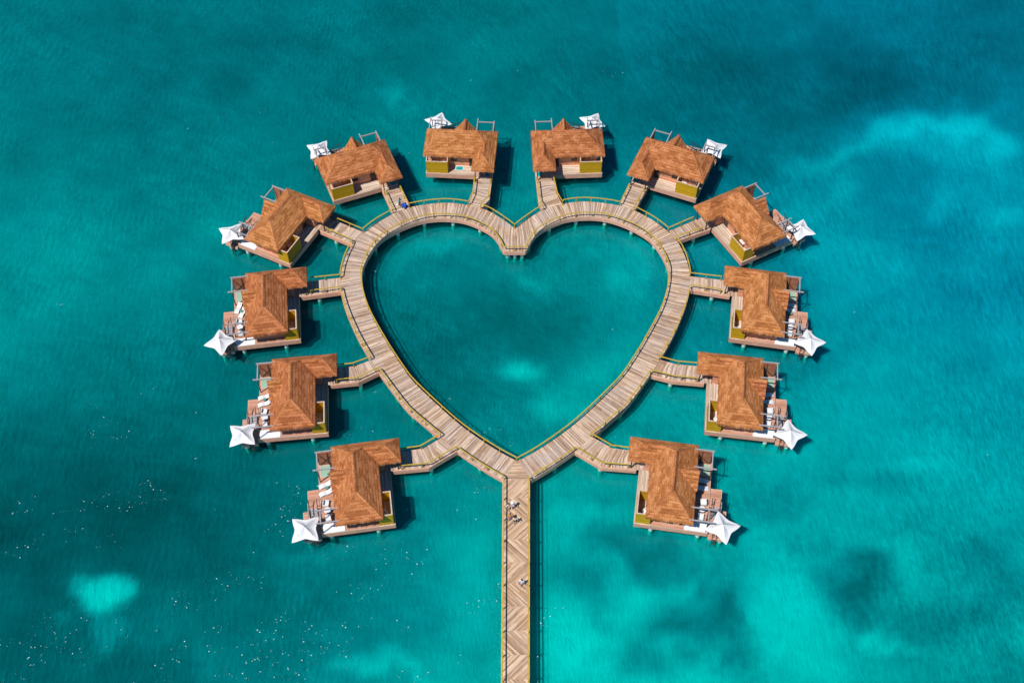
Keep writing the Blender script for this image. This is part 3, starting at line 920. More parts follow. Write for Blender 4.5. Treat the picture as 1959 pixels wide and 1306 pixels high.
def make_villa(sx):
    root = empty('overwater_villa', (0, 0, ZD))
    # --- roof
    mb, (R1, R2, hz), (WP, V, wz) = roof_mesh(sx)
    roof = mb.build('roof', M['thatch'], root)
    ridge(sx, (R1[0] - .15, R1[1], hz + .05), (R2[0] + .15, R2[1], hz + .05), roof)
    ridge(sx, (WP[0], WP[1] - .1, wz + .05), (V[0], V[1] + .1, wz + .05), roof)
    for p, q in (((-6.45, -3.45, EZ), (R1[0], R1[1], hz)), ((-6.45, 3.19, EZ), (R1[0], R1[1], hz)), ((6.45, 3.19, EZ), (R2[0], R2[1], hz)), ((V[0], V[1], wz), (R2[0], R2[1], hz)),
                 ((6.45, -6.75, EZ), (WP[0], WP[1], wz)), ((2.58, -6.75, EZ), (WP[0], WP[1], wz))):
        ridge(sx, p, q, roof, 'hip_cap', 0.62)
    # dormer over the sun deck
    dz, hw, cx, ye = 5.66, 1.9, 0.6, 3.42
    pd = (dz - EZ) / hw
    y0 = 3.24 - (dz - EZ) / PIT
    mb = MB(sx)
    for sg in (-1, 1):
        n = 5
        for c in range(n):
            t0, t1 = c / n, (c + 1) / n
            zz = lambda t: dz - (dz - EZ) * t
            yy = lambda t: y0 + (3.24 - y0) * t
            lift = 0.09
            q = [(cx + sg * hw * t0, yy(t0) - .05, zz(t0) + .02), (cx + sg * hw * t1, yy(t1) - .05, zz(t1) + lift), (cx + sg * hw * t1, ye, zz(t1) + lift), (cx + sg * hw * t0, ye, zz(t0) + .02)]
            uv = [(p[1], (1 - t) * 3.1) for p, t in zip(q, (t0, t1, t1, t0))]
            mb.face(q if sg > 0 else q[::-1], uv if sg > 0 else uv[::-1])
        mb.face([(cx, ye - .02, dz), (cx + sg * hw, ye - .02, EZ + .05), (cx + sg * hw, ye - .02, EZ - .2), (cx, ye - .02, dz - .35)])
    dorm = mb.build('dormer', M['thatch'], root)
    ridge(sx, (cx, y0 - .1, dz + .05), (cx, ye + .03, dz + .05), dorm)
    mb = MB(sx)
    mb.prism([(cx - hw + .15, 3.2), (cx + hw - .15, 3.2), (cx + hw - .15, 3.3), (cx - hw + .15, 3.3)], EZ - .3, EZ - .05)
    mb.face([(cx - hw + .15, 3.3, EZ - .05), (cx, 3.3, dz - .25), (cx + hw - .15, 3.3, EZ - .05)])
    mb.build('gable_wall', M['wall'], dorm)
    # --- decks
    mb = MB(sx)
    mb.prism([(-5.95, -4.95), (2.9, -4.95), (2.9, -2.7), (-5.95, -2.7)], -.14, 0)
    porch = mb.build('porch_floor', M['porch'], root, swap=True)
    mb = MB(sx)
    mb.prism([(-5.95, -2.7), (5.95, -2.7), (5.95, 5.55), (-5.95, 5.55)], -.14, -.003)
    deck = mb.build('deck', M['deck'], root)
    outline = [(2.9, -4.95), (-5.95, -4.95), (-5.95, 5.55), (5.95, 5.55), (5.95, -2.7)]
    mb = MB(sx)
    wall_strip(mb, outline, -1.0, -.05, .05)
    fas = mb.build('fascia', M['fascia'], deck)
    mb = MB(sx)
    wall_strip(mb, outline, -.05, .01, .06)
    mb.build('edge_trim', M['trim'], deck)
    # sun deck jutting out at the back
    mb = MB(sx)
    mb.prism([(-1.5, 5.68), (1.3, 5.68), (1.3, 7.25), (-1.5, 7.25)], -.2, -.005)
    sd = mb.build('sun_deck', M['deck'], root)
    mb = MB(sx)
    wall_strip(mb, [(-1.5, 5.68), (-1.5, 7.25), (1.3, 7.25), (1.3, 5.68)], -.55, -.03, .08)
    mb.build('fascia', M['fascia'], sd)
    # low swimming platform under the parasol
    mb = MB(sx)
    mb.prism([(-6.3, 5.7), (-1.7, 5.7), (-1.7, 8.1), (-6.3, 8.1)], -.85, -.7)
    sp = mb.build('swim_platform', M['deck'], root)
    mb = MB(sx)
    wall_strip(mb, [(-1.7, 8.1), (-6.3, 8.1), (-6.3, 5.7)][::-1], -1.25, -.72, .08)
    mb.build('fascia', M['fascia'], sp)
    mb = MB(sx)
    for i in range(4):
        mb.box(-1.95 - .38 * i, 5.95, -.16 - .17 * i, -1.55 - .38 * i, 7.0, -.11 - .17 * i)
    mb.build('steps', M['frame'], root)
    for y in (5.92, 7.12):
        mb = MB(sx)
        mb.beam((-0.9, y, 1.35), (-3.0, y, 0.55), .11, .11)
        mb.beam((-1.45, y, 0.0), (-1.45, y, 1.1), .07, .07)
        mb.beam((-2.9, y, -.7), (-2.9, y, .55), .07, .07)
        mb.build('handrail', M['metal'], root)
    mb = MB(sx)
    mb.beam((-0.7, 7.38, -.15), (-2.9, 7.38, -.15), .12, .3)
    mb.build('side_beam', M['frame'], root)
    # ladder into the sea
    mb = MB(sx)
    for y in (6.35, 6.95):
        mb.beam((-6.33, y, .15), (-6.5, y, -3.0), .07, .07)
        mb.beam((-6.33, y, .15), (-5.95, y, .1), .07, .07)
        mb.beam((-5.95, y, .1), (-5.95, y, -.7), .07, .07)
    for z in (-.95, -1.25, -1.55, -1.85, -2.15):
        mb.beam((-6.45, 6.33, z), (-6.45, 6.97, z), .09, .05)
    mb.build('ladder', M['metal'], root)
    # --- walls of the house
    mb = MB(sx)
    mb.box(-5.1, -2.68, 0, 5.35, 2.4, 3.1)
    mb.box(3.05, -4.2, 0, 4.6, -2.69, 3.1)
    house = mb.build('house_wall', M['wall'], root)
    mb = MB(sx)
    mb.box(-1.45, -2.74, 1.25, -.65, -2.69, 2.2)
    win = mb.build('window', M['glass'], root)
    mb = MB(sx)
    for a in ((-1.53, 1.17, -.57, 1.25), (-1.53, 2.2, -.57, 2.28), (-1.53, 1.25, -1.45, 2.2), (-.65, 1.25, -.57, 2.2)):
        mb.box(a[0], -2.78, a[1], a[2], -2.69, a[3])
    mb.build('window_frame', M['darkwood'], win)
    mb = MB(sx)
    mb.box(1.7, -2.76, .02, 2.75, -2.69, 2.5)
    door = mb.build('door', M['darkwood'], root)
    mb = MB(sx)
    mb.box(1.82, -2.83, 1.1, 1.88, -2.77, 1.3)
    mb.build('handle', M['frame'], door)
    mb = MB(sx)
    mb.box(-4.6, 2.41, .05, 4.6, 2.46, 2.5)
    mb.build('sliding_door', M['glass'], root)
    mb = MB(sx)
    mb.box(2.93, -3.75, 2.0, 3.04, -3.55, 2.3)
    mb.build('wall_lamp', M['white'], root)
    # --- outdoor bathroom behind a mustard screen
    mb = MB(sx)
    t, zt = .1, 2.72
    mb.box(-5.85, -4.8, 0.01, -2.0, -4.8 + t, zt)
    mb.box(-5.85, -4.69, 0.01, -5.85 + t, -2.7, zt)
    mb.box(-2.0 - t, -4.69, 0.01, -2.0, -2.7, zt)
    scr = mb.build('bathroom_screen', M['olive'], root)
    mb = MB(sx)
    mb.box(-5.89, -4.84, zt + .002, -1.96, -4.66, zt + .07)
    mb.box(-5.89, -4.66, zt + .002, -5.71, -2.72, zt + .07)
    mb.box(-2.14, -4.66, zt + .002, -1.96, -2.72, zt + .07)
    mb.build('cap_rail', M['trim'], scr)
    mb = MB(sx)
    n = 20
    ring = [(-4.6 + .95 * math.cos(2 * math.pi * i / n), -3.55 + .45 * math.sin(2 * math.pi * i / n)) for i in range(n)]
    inn = [(-4.6 + .82 * math.cos(2 * math.pi * i / n), -3.55 + .34 * math.sin(2 * math.pi * i / n)) for i in range(n)]
    for i in range(n):
        j = (i + 1) % n
        mb.face([(*ring[i], .02), (*ring[j], .02), (*ring[j], .68), (*ring[i], .68)])
        mb.face([(*ring[i], .68), (*ring[j], .68), (*inn[j], .68), (*inn[i], .68)])
        mb.face([(*inn[i], .68), (*inn[j], .68), (*inn[j], .25), (*inn[i], .25)])
    mb.face([(*p, .25) for p in inn])
    mb.build('bathtub', M['ceramic'], root)
    mb = MB(sx)
    mb.box(-3.35, -3.1, .02, -2.3, -2.72, .95)
    wsh = mb.build('washstand', M['brownwood'], root)
    mb = MB(sx)
    mb.box(-3.4, -3.15, .95, -2.25, -2.7, 1.0)
    mb.build('stone_top', M['ceramic'], wsh)
    mb = MB(sx)
    mb.box(-5.3, -2.95, 1.7, -3.9, -2.9, 2.6)
    mb.build('towel', M['white'], root)
    # --- open porch under the wing
    for x in (3.1, 5.8):
        mb = MB(sx)
        mb.beam((x, -6.25, 0), (x, -6.25, 3.1), .16, .16)
        mb.beam((x, -6.25, 2.0), (x, -5.2, 3.0), .1, .1)
        mb.build('porch_post', M['darkwood'], root)
    mb = MB(sx)
    mb.box(4.75, -5.2, .003, 5.75, -4.15, .03)
    gp = mb.build('floor_glass', M['tealglass'], root)
    mb = MB(sx)
    for a in ((4.65, -5.3, 5.85, -5.2), (4.65, -4.15, 5.85, -4.05), (4.65, -5.2, 4.75, -4.15), (5.75, -5.2, 5.85, -4.15)):
        mb.box(a[0], a[1], .003, a[2], a[3], .04)
    mb.build('glass_frame', M['trim'], gp)
    # --- timber frames over the back deck
    ft = 3.5
    for beams, posts in (
            ([((2.6, 2.6, ft), (2.6, 6.0, ft)), ((5.6, 2.6, ft), (5.6, 5.6, ft)), ((2.5, 5.35, ft - .17), (5.75, 5.35, ft - .17))], [(2.6, 5.35), (5.6, 5.35)]),
            ([((-4.05, 2.6, ft), (-4.05, 5.95, ft)), ((-6.1, 2.6, ft), (-6.1, 5.95, ft)), ((-6.2, 5.3, ft - .17), (-3.9, 5.3, ft - .17))], [(-5.8, 5.3), (-4.05, 5.3)])):
        mb = MB(sx)
        for p, q in beams:
            mb.beam(p, q, .17, .17)
        fr = mb.build('pergola_frame', M['frame'], root)
        for x, y in posts:
            mb = MB(sx)
            mb.beam((x, y, 0), (x, y, ft - .26), .13, .13)
            mb.build('frame_post', M['darkwood'], fr)
    mb = MB(sx)
    mb.box(5.45, 2.5, 0, 5.53, 5.27, ft - .12)
    pw = mb.build('privacy_wall', M['brownwood'], root)
    mb = MB(sx)
    mb.beam((5.40, 2.6, ft - .3), (5.40, 5.2, .2), .07, .1)
    mb.beam((5.40, 3.9, .05), (5.40, 3.9, ft - .2), .07, .1)
    mb.build('brace', M['darkwood'], pw)
    mb = MB(sx)
    mb.box(3.4, 3.5, .003, 5.3, 5.25, .02)
    gf = mb.build('glass_floor', M['greenglass'], root)
    mb = MB(sx)
    for a in ((3.3, 3.4, 5.4, 3.5), (3.3, 5.25, 5.4, 5.35), (3.3, 3.5, 3.4, 5.25), (5.3, 3.5, 5.4, 5.25)):
        mb.box(a[0], a[1], .003, a[2], a[3], .035)
    mb.build('glass_frame', M['trim'], gf)
    # --- piles
    for x, y in ((-5.45, -2.4), (-5.45, 4.4), (-1.5, -2.2), (2.4, -2.2), (5.3, 4.6), (5.3, -2.3), (0, 4.9), (-5.8, 7.6), (-2.2, 7.6), (0, 6.8)):
        o = pile(root, 0, 0)
        top = -1.0 if y > 5.6 else 0
        o.location = (x * S * sx, y * S, -ZD + (-.5 if y > 5.6 else 0))
    return root


WHERE = {
    'L2': 'left of the notch of the heart', 'R2': 'right of the notch of the heart',
    'L3': 'second left of the heart notch', 'R3': 'second right of the heart notch',
    'L4': 'third left of the heart notch', 'R4': 'third right of the heart notch',
    'L5': 'farthest left of all', 'R5': 'farthest right of all',
    'L6': 'second lowest on the left', 'R6': 'second lowest on the right',
    'L7': 'lowest on the left', 'R7': 'lowest on the right'}
VLABEL = {
    'L2': 'thatched villa left of the notch of the heart with a turquoise panel on its porch',
    'R2': 'thatched villa right of the notch of the heart, straight above its bridge',
    'L3': 'thatched villa whose footbridge carries the person in teal',
    'R3': 'tilted thatched villa second right of the heart notch',
    'L4': 'thatched villa turned diagonally, third left of the heart notch',
    'R4': 'thatched villa turned diagonally, third right of the heart notch',
    'L5': 'thatched villa farthest left of all, beside the widest part of the heart',
    'R5': 'thatched villa farthest right of all, beside the widest part of the heart',
    'L6': 'thatched villa second lowest on the left side of the heart',
    'R6': 'thatched villa second lowest on the right side of the heart',
    'L7': 'thatched villa lowest on the left, nearest the straight pier',
    'R7': 'thatched villa lowest on the right, nearest the straight pier'}
proto = {}
villas = {}
for n, (X, Y, a) in SITES.items():
    H = n[0]
    if H not in proto:
        o = proto[H] = make_villa(1 if H == 'L' else -1)
    else:
        o = copy_tree(proto[H])
    o.location = (X, Y, ZD)
    o.rotation_euler = (0, 0, R(a))
    tag(o, VLABEL[n], 'villa', 'thatched villas around the heart')
    villas[n] = o
# the turquoise glass panel on the porch left of the notch
mb = MB()
mb.box(-.65, -3.85, .004, .55, -2.95, .035)
pg = mb.build('porch_panel', M['tealglass'], villas['L2'])
mb = MB()
for a in ((-.75, -3.95, .65, -3.85), (-.75, -2.95, .65, -2.85), (-.75, -3.85, -.65, -2.95), (.55, -3.85, .65, -2.95)):
    mb.box(a[0], a[1], .004, a[2], a[3], .05)
mb.build('panel_frame', M['white'], pg)

# ------------------------------------------------------------------ footbridges
for n, (ka, ea, kb, eb) in BRIDGE.items():
    br = tag(empty('footbridge', (0, 0, 0)), 'wooden footbridge from the heart to the villa ' + WHERE[n], 'footbridge', 'footbridges between heart and villas')
    A = [site_xy(n, 2.92, -2.72)] + ([site_xy(n, 2.92, -5.4)]) + [site_xy(n, *k) for k in ka] + [ea]
    B = [site_xy(n, 5.95, -2.72)] + ([site_xy(n, 5.95, -5.4)]) + [site_xy(n, *k) for k in kb] + [eb]
    sx = 1 if n[0] == 'L' else -1
    mb = MB(scale=1)
    s = 0.0
    off = 17 * len(n) + 31 * list(BRIDGE).index(n)
    z = ZD - 0.004
    for i in range(len(A) - 1):
        a, b, c, d = A[i], A[i + 1], B[i + 1], B[i]
        l = math.hypot(a[0] + d[0] - b[0] - c[0], a[1] + d[1] - b[1] - c[1]) / 2
        q = [(*a, z), (*b, z), (*c, z), (*d, z)]
        uv = [(off + s, 0), (off + s + l, 0), (off + s + l, 3), (off + s, 3)]
        mb.face(q if sx > 0 else q[::-1], uv if sx > 0 else uv[::-1])
        q2 = [(p[0], p[1], z - .12) for p in q][::-1]
        mb.face(q2 if sx > 0 else q2[::-1])
        s += l
    mb.build('decking', M['boardwalk'], br)
    for P, sg in ((A, -1), (B, 1)):
        mb = MB(scale=1)
        wall_strip(mb, P if P is B else P[1:], ZD - .93, ZD - .015, .08 * sg * sx)
        mb.build('fascia', M['fascia'], br)
        Q = P[1:] if P is A else P[1:]
        pts = inset_pts(Q, -.08 * sg * sx)
        pts[0] = tuple(Vector(pts[0]).lerp(Vector(pts[1]), 0.25))
        railing(br, pts, 2.6, end=False)
        mid = Vector(P[-2]).lerp(Vector(P[-1]), 0.12 if len(P) > 3 else 0.5)
        oth = Vector((B if P is A else A)[-2])
        m2 = mid.lerp(oth, 0.16)
        pile(br, m2.x, m2.y)

# ------------------------------------------------------------------ parasols
def make_parasol():
    root = empty('parasol', (0, 0, 0))
    mb = MB()
    nr, na = 6, 32
    def P(i, j, dz=0.0):
        a = 2 * math.pi * j / na
        c = abs(math.cos(2 * a))                     # 1 at the four corners and at mid edges
        ph = (a % (math.pi / 2)) / (math.pi / 2)     # 0 corner .. .5 mid edge
        k = abs(ph - .5) * 2                         # 1 corner, 0 mid edge
        rad = 1.5 + (2.68 - 1.5) * k ** 2.0
        t = i / nr
        z = 3.35 + (2.62 + .1 * (1 - k)) * 0 - (1.15 - .12 * (1 - k)) * (1 - (1 - t) ** 1.7) - .10 * (1 - k) * math.sin(math.pi * min(1, t * 1.0)) + .06 * k * math.sin(math.pi * t)
        return (rad * t * math.cos(a), rad * t * math.sin(a), z + dz)
    for dz, fl in ((0, False), (-.03, True)):
        for i in range(nr):
            for j in range(na):
                q = [P(i, j, dz), P(i + 1, j, dz), P(i + 1, j + 1, dz), P(i, j + 1, dz)]
                if i == 0:
                    q = q[:3]
                mb.face(q[::-1] if fl else q)
    for j in range(na):
        mb.face([P(nr, j), P(nr, j, -.03), P(nr, j + 1, -.03), P(nr, j + 1)])
    mb.build('canopy', M['canvas'], root)
    mb = MB()
    mb.cyl((0, 0, .1), (0, 0, 3.4), .055, .045, 12)
    mb.cyl((0, 0, 3.36), (0, 0, 3.46), .09, .05, 12)
    mb.build('mast', M['frame'], root)
    mb = MB()
    mb.cyl((0, 0, 0), (0, 0, .12), .38, .34, 20)
    mb.build('base', M['frame'], root)
    for k in range(4):
        a = k * math.pi / 2
        mb = MB()
        mb.beam((.06 * math.cos(a), .06 * math.sin(a), 2.5), (1.5 * math.cos(a), 1.5 * math.sin(a), 2.62), .045, .045)
        mb.build('strut', M['frame'], root)
    return root


PARA = {'L2': (-5.0, 6.85, 80), 'R2': (-5.1, 6.85, 30), 'L3': (-5.0, 6.92, 41), 'R3': (-5.4, 6.9, 47), 'L4': (-5.55, 6.95, 88), 'R4': (-5.7, 7.06, 48),
        'L5': (-5.9, 7.45, 5), 'R5': (-5.85, 7.42, 81), 'L6': (-5.92, 7.64, 46), 'R6': (-5.85, 7.46, 84), 'L7': (-5.72, 7.7, 42), 'R7': (-5.6, 7.45, 75)}
pp = make_parasol()
for i, (n, (x, y, a)) in enumerate(PARA.items()):
    o = pp if i == 0 else copy_tree(pp)
    X, Y = site_xy(n, x, y)
    sx = 1 if n[0] == 'L' else -1
    o.location = (X, Y, ZD - .7 * S)
    o.rotation_euler = (0, 0, R(SITES[n][2]) + sx * R(a))
    tag(o, 'white star-shaped parasol behind the villa ' + WHERE[n], 'parasol', 'white parasols at the swim platforms')

# ------------------------------------------------------------------ deck furniture
def make_lounger():
    root = empty('sun_lounger', (0, 0, 0))
    prof = [(-1.0, .62), (-.75, .46), (-.45, .30), (-.1, .26), (.25, .33), (.55, .34), (.85, .24), (1.0, .17)]
    mb = MB()
    w = .36
    for i in range(len(prof) - 1):
        (x0, z0), (x1, z1) = prof[i], prof[i + 1]
        mb.face([(-w, x0, z0), (w, x0, z0), (w, x1, z1), (-w, x1, z1)])
        mb.face([(-w, x1, z1 - .07), (w, x1, z1 - .07), (w, x0, z0 - .07), (-w, x0, z0 - .07)])
        for s in (-1, 1):
            q = [(s * w, x0, z0 - .07), (s * w, x0, z0), (s * w, x1, z1), (s * w, x1, z1 - .07)]
            mb.face(q[::-1] if s > 0 else q)
    for (x, z), r in ((prof[0], False), (prof[-1], True)):
        q = [(-w, x, z - .07), (w, x, z - .07), (w, x, z), (-w, x, z)]
        mb.face(q[::-1] if r else q)
    mb.build('shell', M['white'], root, smooth=False)
    for y, h in ((-.6, .3), (.62, .24)):
        mb = MB()
        mb.box(-.3, y - .05, 0, .3, y + .05, h)
        mb.build('foot', M['white'], root)
    mb = MB()
    mb.box(-.2, -.86, .56, .2, -.66, .62)
    mb.build('headrest', M['white'], root)
    return root


def on_deck(o, n, x, y, rz=0.0, z=-.003):
    X, Y = site_xy(n, x, y)
    sx = 1 if n[0] == 'L' else -1
    o.location = (X, Y, ZD + z * S)
    o.rotation_euler = (0, 0, R(SITES[n][2]) + sx * rz)
    return o


LOUNGE = {'L5': [((.65, 5.3), (2.7, 4.5)), ((-.2, 4.6), (1.5, 3.8))], 'L6': [((1.33, 5.6), (1.7, 3.9)), ((0.05, 5.6), (.4, 3.9))], 'L7': [((1.6, 5.5), (2.1, 3.8)), ((.3, 5.5), (.75, 3.8))],
          'R5': [((2.25, 5.35), (2.3, 3.4)), ((1.3, 5.3), (1.2, 3.4))], 'R6': [((1.95, 5.2), (1.5, 3.4)), ((.5, 5.3), (.45, 3.4))], 'R7': [((2.3, 5.2), (2.5, 3.3)), ((1.15, 5.3), (1.05, 3.4))],
          'R4': [((-.9, 5.45), (-.4, 3.6))]}
lp = None
for n, L in LOUNGE.items():
    for j, (ft, hd) in enumerate(L):
        o = lp = make_lounger() if lp is None else copy_tree(lp)
        f, h = Vector(ft), Vector(hd)
        c = (f + h) / 2
        d = f - h
        on_deck(o, n, c.x, c.y, math.atan2(-d.x, d.y))
        which = ('upper ' if j == 0 else 'lower ') if len(L) > 1 else ''
        tag(o, which + 'white lounger on the back deck of the villa ' + WHERE[n], 'sun lounger', 'white loungers on the back decks')


def make_armchair():
    root = empty('armchair', (0, 0, 0))
    mb = MB()
    mb.box(-.36, -.36, .28, .36, .36, .46)
    mb.build('seat', M['white'], root)
    mb = MB()
    mb.box(-.38, -.47, .3, .38, -.37, .92)
    mb.build('backrest', M['white'], root)
    for s in (-1, 1):
        mb = MB()
        mb.box(s * .42 - .05, -.45, .3, s * .42 + .05, .36, .66)
        mb.build('armrest', M['white'], root)
        for y in (-.38, .3):
            mb = MB()
            mb.box(s * .36 - .03, y - .03, 0, s * .36 + .03, y + .03, .3)
            mb.build('leg', M['metal'], root)
    return root


def round_table(name, r, h, top):
    root = empty(name, (0, 0, 0))
    mb = MB()
    mb.cyl((0, 0, h - .05), (0, 0, h), r, r, 24)
    mb.build('table_top', top, root)
    mb = MB()
    mb.cyl((0, 0, .03), (0, 0, h - .05), .05, .05, 10)
    mb.build('leg', M['metal'], root)
    mb = MB()
    mb.cyl((0, 0, 0), (0, 0, .03), r * .6, r * .55, 20)
    mb.build('base', M['metal'], root)
    return root


cp = tp = sp_ = mp = None
DINE = ('L5', 'L6', 'L7', 'R5', 'R6', 'R7')
for n in DINE:
    for j, (x, y, rz) in enumerate(((-1.35, 4.65, R(170)), (-3.75, 4.5, R(5)))):
        o = cp = make_armchair() if cp is None else copy_tree(cp)
        on_deck(o, n, x, y, rz)
        tag(o, ('upper' if j == 0 else 'lower') + ' white armchair on the back deck of the villa ' + WHERE[n], 'armchair', 'white armchairs on the back decks')
    o = tp = round_table('dining_table', .5, .74, M['white']) if tp is None else copy_tree(tp)
    on_deck(o, n, -2.6, 4.55)
    tag(o, 'round white table between two armchairs behind the villa ' + WHERE[n], 'table', 'round white tables on the back decks')
for n, x, y in (('L5', .95, 4.35), ('L6', .95, 4.7), ('L7', 1.28, 4.45), ('R5', .45, 4.6)):
    o = sp_ = round_table('side_table', .27, .45, M['green']) if sp_ is None else copy_tree(sp_)
    on_deck(o, n, x, y)
    tag(o, 'small green side table by the loungers of the villa ' + WHERE[n], 'side table', 'green side tables by the loungers')
for n in ('L4', 'R4') + DINE:
    if mp is None:
        mp = MB()
        mp.box(-.74, -1.62, 0, .74, 1.62, .06)
        mp.box(-.74, -1.62, .061, .74, -1.3, .12)
        mp = mp.build('sun_mat', M['mat'])
        o = mp
    else:
        o = copy_tree(mp)
    on_deck(o, n, -5.19, 3.82, 0)
    tag(o, 'flat white mat on the deck of the villa ' + WHERE[n], 'mat', 'white mats on the deck edges')

# ------------------------------------------------------------------ people
def skin_obj(name, verts, edges, radii, mat, parent, sub=2):
    me = bpy.data.meshes.new(name)
    me.from_pydata([tuple(v) for v in verts], edges, [])
    o = bpy.data.objects.new(name, me)
    COL.objects.link(o)
    o.modifiers.new('skin', 'SKIN')
    if not me.skin_vertices:
        me.update()
    lay = me.skin_vertices[0].data
    for i, r in enumerate(radii):
        rr = r if isinstance(r, tuple) else (r, r)
        lay[i].radius = rr
        lay[i].use_root = (i == 0)
    ss = o.modifiers.new('sub', 'SUBSURF')
    ss.levels = ss.render_levels = sub
    dg = bpy.context.evaluated_depsgraph_get()
    nm = bpy.data.meshes.new_from_object(o.evaluated_get(dg))
    o.modifiers.clear()
    o.data = nm
    nm.name = name
    nm.materials.clear()
    nm.materials.append(mat)
    for p in nm.polygons:
        p.use_smooth = True
    o.parent = parent
    return o


def person(loc, rz, label, top, bottom, skin='skin', hair='hair', lean=0.0, stride=0.14, arms=((.10, .12), (.10, .05)), short=False, hat=None, scale=1.0, group=None):
    root = empty('person', loc, rz)
    root.scale = (scale, scale, scale)
    tag(root, label, 'person', group)
    cl, sl = math.cos(lean), math.sin(lean)
    def B(x, y, z):                      # bend forward (+y) at the hips
        z -= .92
        return (x, y * cl + z * sl, .92 + z * cl - y * sl)
    J = {'hem': (0, 0, .80), 'pelvis': (0, 0, .92), 'belly': B(0, 0, 1.1), 'chest': B(0, .01, 1.32), 'collar': B(0, 0, 1.45), 'neck': B(0, .01, 1.53),
         'jaw': B(0, .035, 1.60), 'skull': B(0, .01, 1.70), 'crown': B(0, 0, 1.77)}
    for s, k in ((-1, 'l'), (1, 'r')):
        ax, ay = arms[0 if s < 0 else 1]
        st = stride * (1 if s > 0 else -1)
        J['sh' + k] = B(s * .17, 0, 1.43)
        J['el' + k] = B(s * (.21 + ax), ay * .5, 1.15)
        J['wr' + k] = B(s * (.20 + ax * .8), ay + .14, .95 + abs(ay) * .5)
        J['hand' + k] = B(s * (.19 + ax * .8), ay + .19, .88 + abs(ay) * .6)
        J['hip' + k] = (s * .09, 0, .88)
        J['knee' + k] = (s * .10, st * .55 + .03, .49)
        J['ank' + k] = (s * .10, st, .08)
        J['toe' + k] = (s * .11, st + .16, .03)
    rad = {'hem': (.15, .12), 'pelvis': (.135, .105), 'belly': (.13, .10), 'chest': (.145, .105), 'collar': (.10, .08), 'neck': .052, 'jaw': (.062, .07), 'skull': (.078, .09), 'crown': (.05, .06)}
    for k in 'lr':
        rad.update({'sh' + k: .065, 'el' + k: .045, 'wr' + k: .032, 'hand' + k: (.045, .022), 'hip' + k: .095, 'knee' + k: .06, 'ank' + k: .042, 'toe' + k: (.04, .028)})
    E = [('pelvis', 'belly'), ('belly', 'chest'), ('chest', 'collar'), ('collar', 'neck'), ('neck', 'jaw'), ('jaw', 'skull'), ('skull', 'crown')]
    for k in 'lr':
        E += [('collar', 'sh' + k), ('sh' + k, 'el' + k), ('el' + k, 'wr' + k), ('wr' + k, 'hand' + k), ('pelvis', 'hip' + k), ('hip' + k, 'knee' + k), ('knee' + k, 'ank' + k), ('ank' + k, 'toe' + k)]
    def grow(name, edges, fac, mat, parent):
        names = []
        for a, b in edges:
            for q in (a, b):
                if q not in names:
                    names.append(q)
        ix = {q: i for i, q in enumerate(names)}
        rr = [tuple(c * 1.0 + fac for c in (rad[q] if isinstance(rad[q], tuple) else (rad[q], rad[q]))) for q in names]
        return skin_obj(name, [J[q] for q in names], [(ix[a], ix[b]) for a, b in edges], rr, mat, parent)
    body = grow('body', E, 0.0, M[skin], root)
    # fingers: five short tapered chains on each hand
    grow('shirt', [('hem', 'pelvis'), ('pelvis', 'belly'), ('belly', 'chest'), ('chest', 'collar')] + [e for k in 'lr' for e in (('collar', 'sh' + k), ('sh' + k, 'el' + k))], .022, M[top], root)
    legs = [('pelvis', 'hip' + k) for k in 'lr'] + [('hip' + k, 'knee' + k) for k in 'lr']
    if not short:
        legs += [('knee' + k, 'ank' + k) for k in 'lr']
    grow('shorts' if short else 'trousers', legs, .02, M[bottom], root)
    # hair cap
    mb = MB(scale=1)
    c = Vector(J['skull'])
    n, m = 12, 6
    def hp(i, j):
        th, ph = math.pi * .62 * i / m, 2 * math.pi * j / n
        return (c.x + .112 * math.sin(th) * math.cos(ph), c.y - .022 + .125 * math.sin(th) * math.sin(ph), c.z + .02 + .112 * math.cos(th))
    for i in range(m):
        for j in range(n):
            q = [hp(i, j), hp(i + 1, j), hp(i + 1, j + 1), hp(i, j + 1)]
            mb.face(q if i else q[1:])
    mb.build('hair', M[hair], root, smooth=True)
    if hat:
        mb = MB(scale=1)
        mb.cyl((c.x, c.y, c.z + .05), (c.x, c.y, c.z + .08), .23, .21, 20)
        mb.cyl((c.x, c.y, c.z + .08), (c.x, c.y, c.z + .19), .125, .10, 18)
        mb.build('hat', M[hat], root)
    for s, k in ((-1, 'l'), (1, 'r')):
        w, h = Vector(J['wr' + k]), Vector(J['hand' + k])
        d = (h - w).normalized()
        side = d.cross(Vector((1, 0, 0))).normalized()
        for q in range(4):
            b = h + side * (q - 1.5) * .019
            ln = (.062, .07, .066, .052)[q]
            p1 = b + d * ln * .55
            p2 = p1 + (d * .8 + Vector((-s * .6, 0, 0))) * ln * .45
            skin_obj('finger', [b - d * .02, p1, p2], [(0, 1), (1, 2)], [.0095, .0085, .007], M[skin], body, 1)
        b = w.lerp(h, .5) + side * .035
        skin_obj('thumb', [b, b + side * .03 + d * .025, b + side * .036 + d * .055], [(0, 1), (1, 2)], [.011, .0095, .008], M[skin], body, 1)
    return root


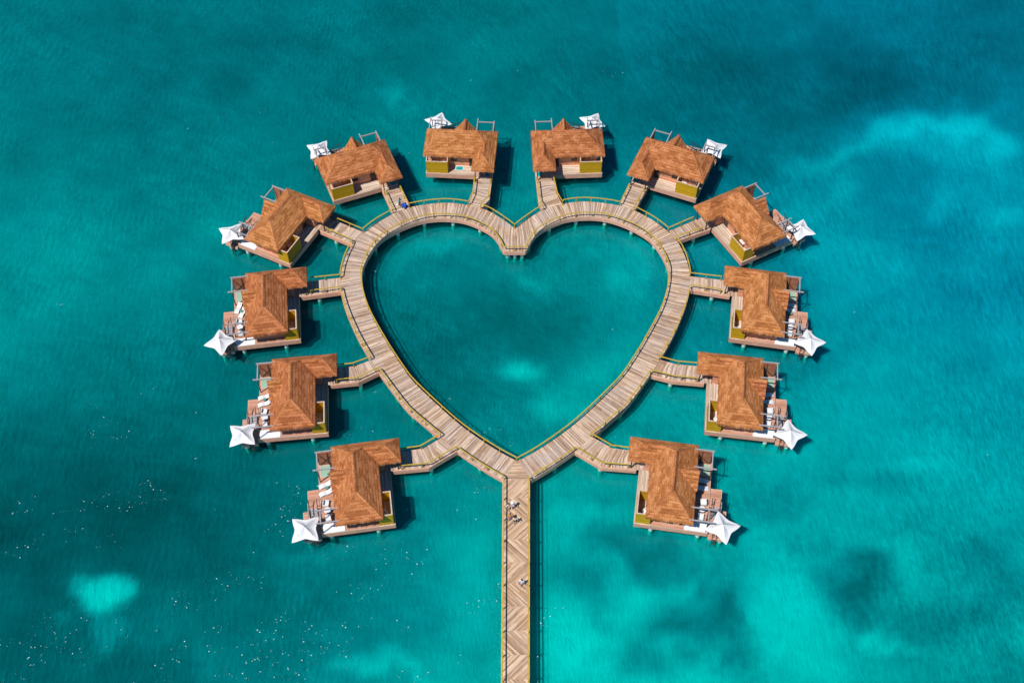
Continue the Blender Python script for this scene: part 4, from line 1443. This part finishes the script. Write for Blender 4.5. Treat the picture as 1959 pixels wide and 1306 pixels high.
person((-1.19, -23.96, ZD), R(200), 'person in a pale pink top with black hair walking on the pier', 'pale_pink_cotton', 'sand_cotton', short=True, arms=((.22, .05), (.18, .1)))
person((-0.72, -23.78, ZD), R(190), 'person in white shirt, trousers and hat beside the pink-topped walker', 'white_cotton', 'white_cotton', hat='white_cotton')
person((-1.03, -25.5, ZD), R(180), 'person in an orange shirt and blue trousers on the pier', 'orange_cotton', 'blue_cotton', arms=((.16, .08), (.16, .08)))
person((-0.36, -26.0, ZD), R(170), 'person in a cream shirt and black shorts beside the orange shirt', 'cream_cotton', 'black_cotton', short=True, arms=((.2, .05), (.12, .1)))
person((0.42, -34.95, ZD), R(165), 'person in white shirt and grey trousers alone by the pier rail', 'white_cotton', 'grey_cotton', arms=((.12, .05), (.2, .02)), stride=.2)
person((-18.78, 32.08, ZD), R(-125), 'person in a teal shirt and black trousers leaning over a blue cart', 'teal_cotton', 'black_cotton', skin='skin_dark', lean=R(9), arms=((.08, .28), (.08, .28)), scale=1.06)

cart = tag(empty('handcart', (-17.98, 31.72, ZD), R(-35)), 'small blue handcart pushed by the person in teal', 'cart')
cart.scale = (.82, .82, .82)
mb = MB(scale=1)
mb.box(-.45, -.3, .28, .45, .3, .36)
for a in ((-.45, -.3, .45, -.24), (-.45, .24, .45, .3), (-.45, -.24, -.39, .24), (.39, -.24, .45, .24)):
    mb.box(a[0], a[1], .36, a[2], a[3], .95)
mb.build('tub', M['cobalt_plastic'], cart)
for x in (-.3, .3):
    for y in (-.34, .34):
        mb = MB(scale=1)
        mb.cyl((x, y - .03, .15), (x, y + .03, .15), .15, .15, 14)
        mb.build('wheel', M['black_cotton'], cart)
for x in (-.3, .3):
    mb = MB(scale=1)
    mb.beam((x, 0, .15), (x, 0, .28), .05, .05)
    mb.beam((x, -.31, .15), (x, .31, .15), .04, .04)
    mb.build('axle', M['metal'], cart)
mb = MB(scale=1)
mb.beam((-.45, -.22, .9), (-.75, -.22, 1.05), .04, .04)
mb.beam((-.45, .22, .9), (-.75, .22, 1.05), .04, .04)
mb.beam((-.75, -.24, 1.05), (-.75, .24, 1.05), .04, .04)
mb.build('handle', M['metal'], cart)
mb = MB(scale=1)
mb.box(-.37, -.22, .37, .37, .22, .8)
ln = mb.build('lid', M['cobalt_plastic'], cart)
mb = MB(scale=1)
mb.cyl((0, 0, 0), (0, 0, .3), .2, .26, 14)
mb.cyl((0, 0, .3), (0, 0, .42), .26, .08, 14)
bag = mb.build('laundry_bag', M['white_cotton'])
bag.location = (-19.2, 32.2, ZD)
bag.scale = (.75, .75, .75)
tag(bag, 'white laundry bag on the boards beside the person in teal', 'bag')
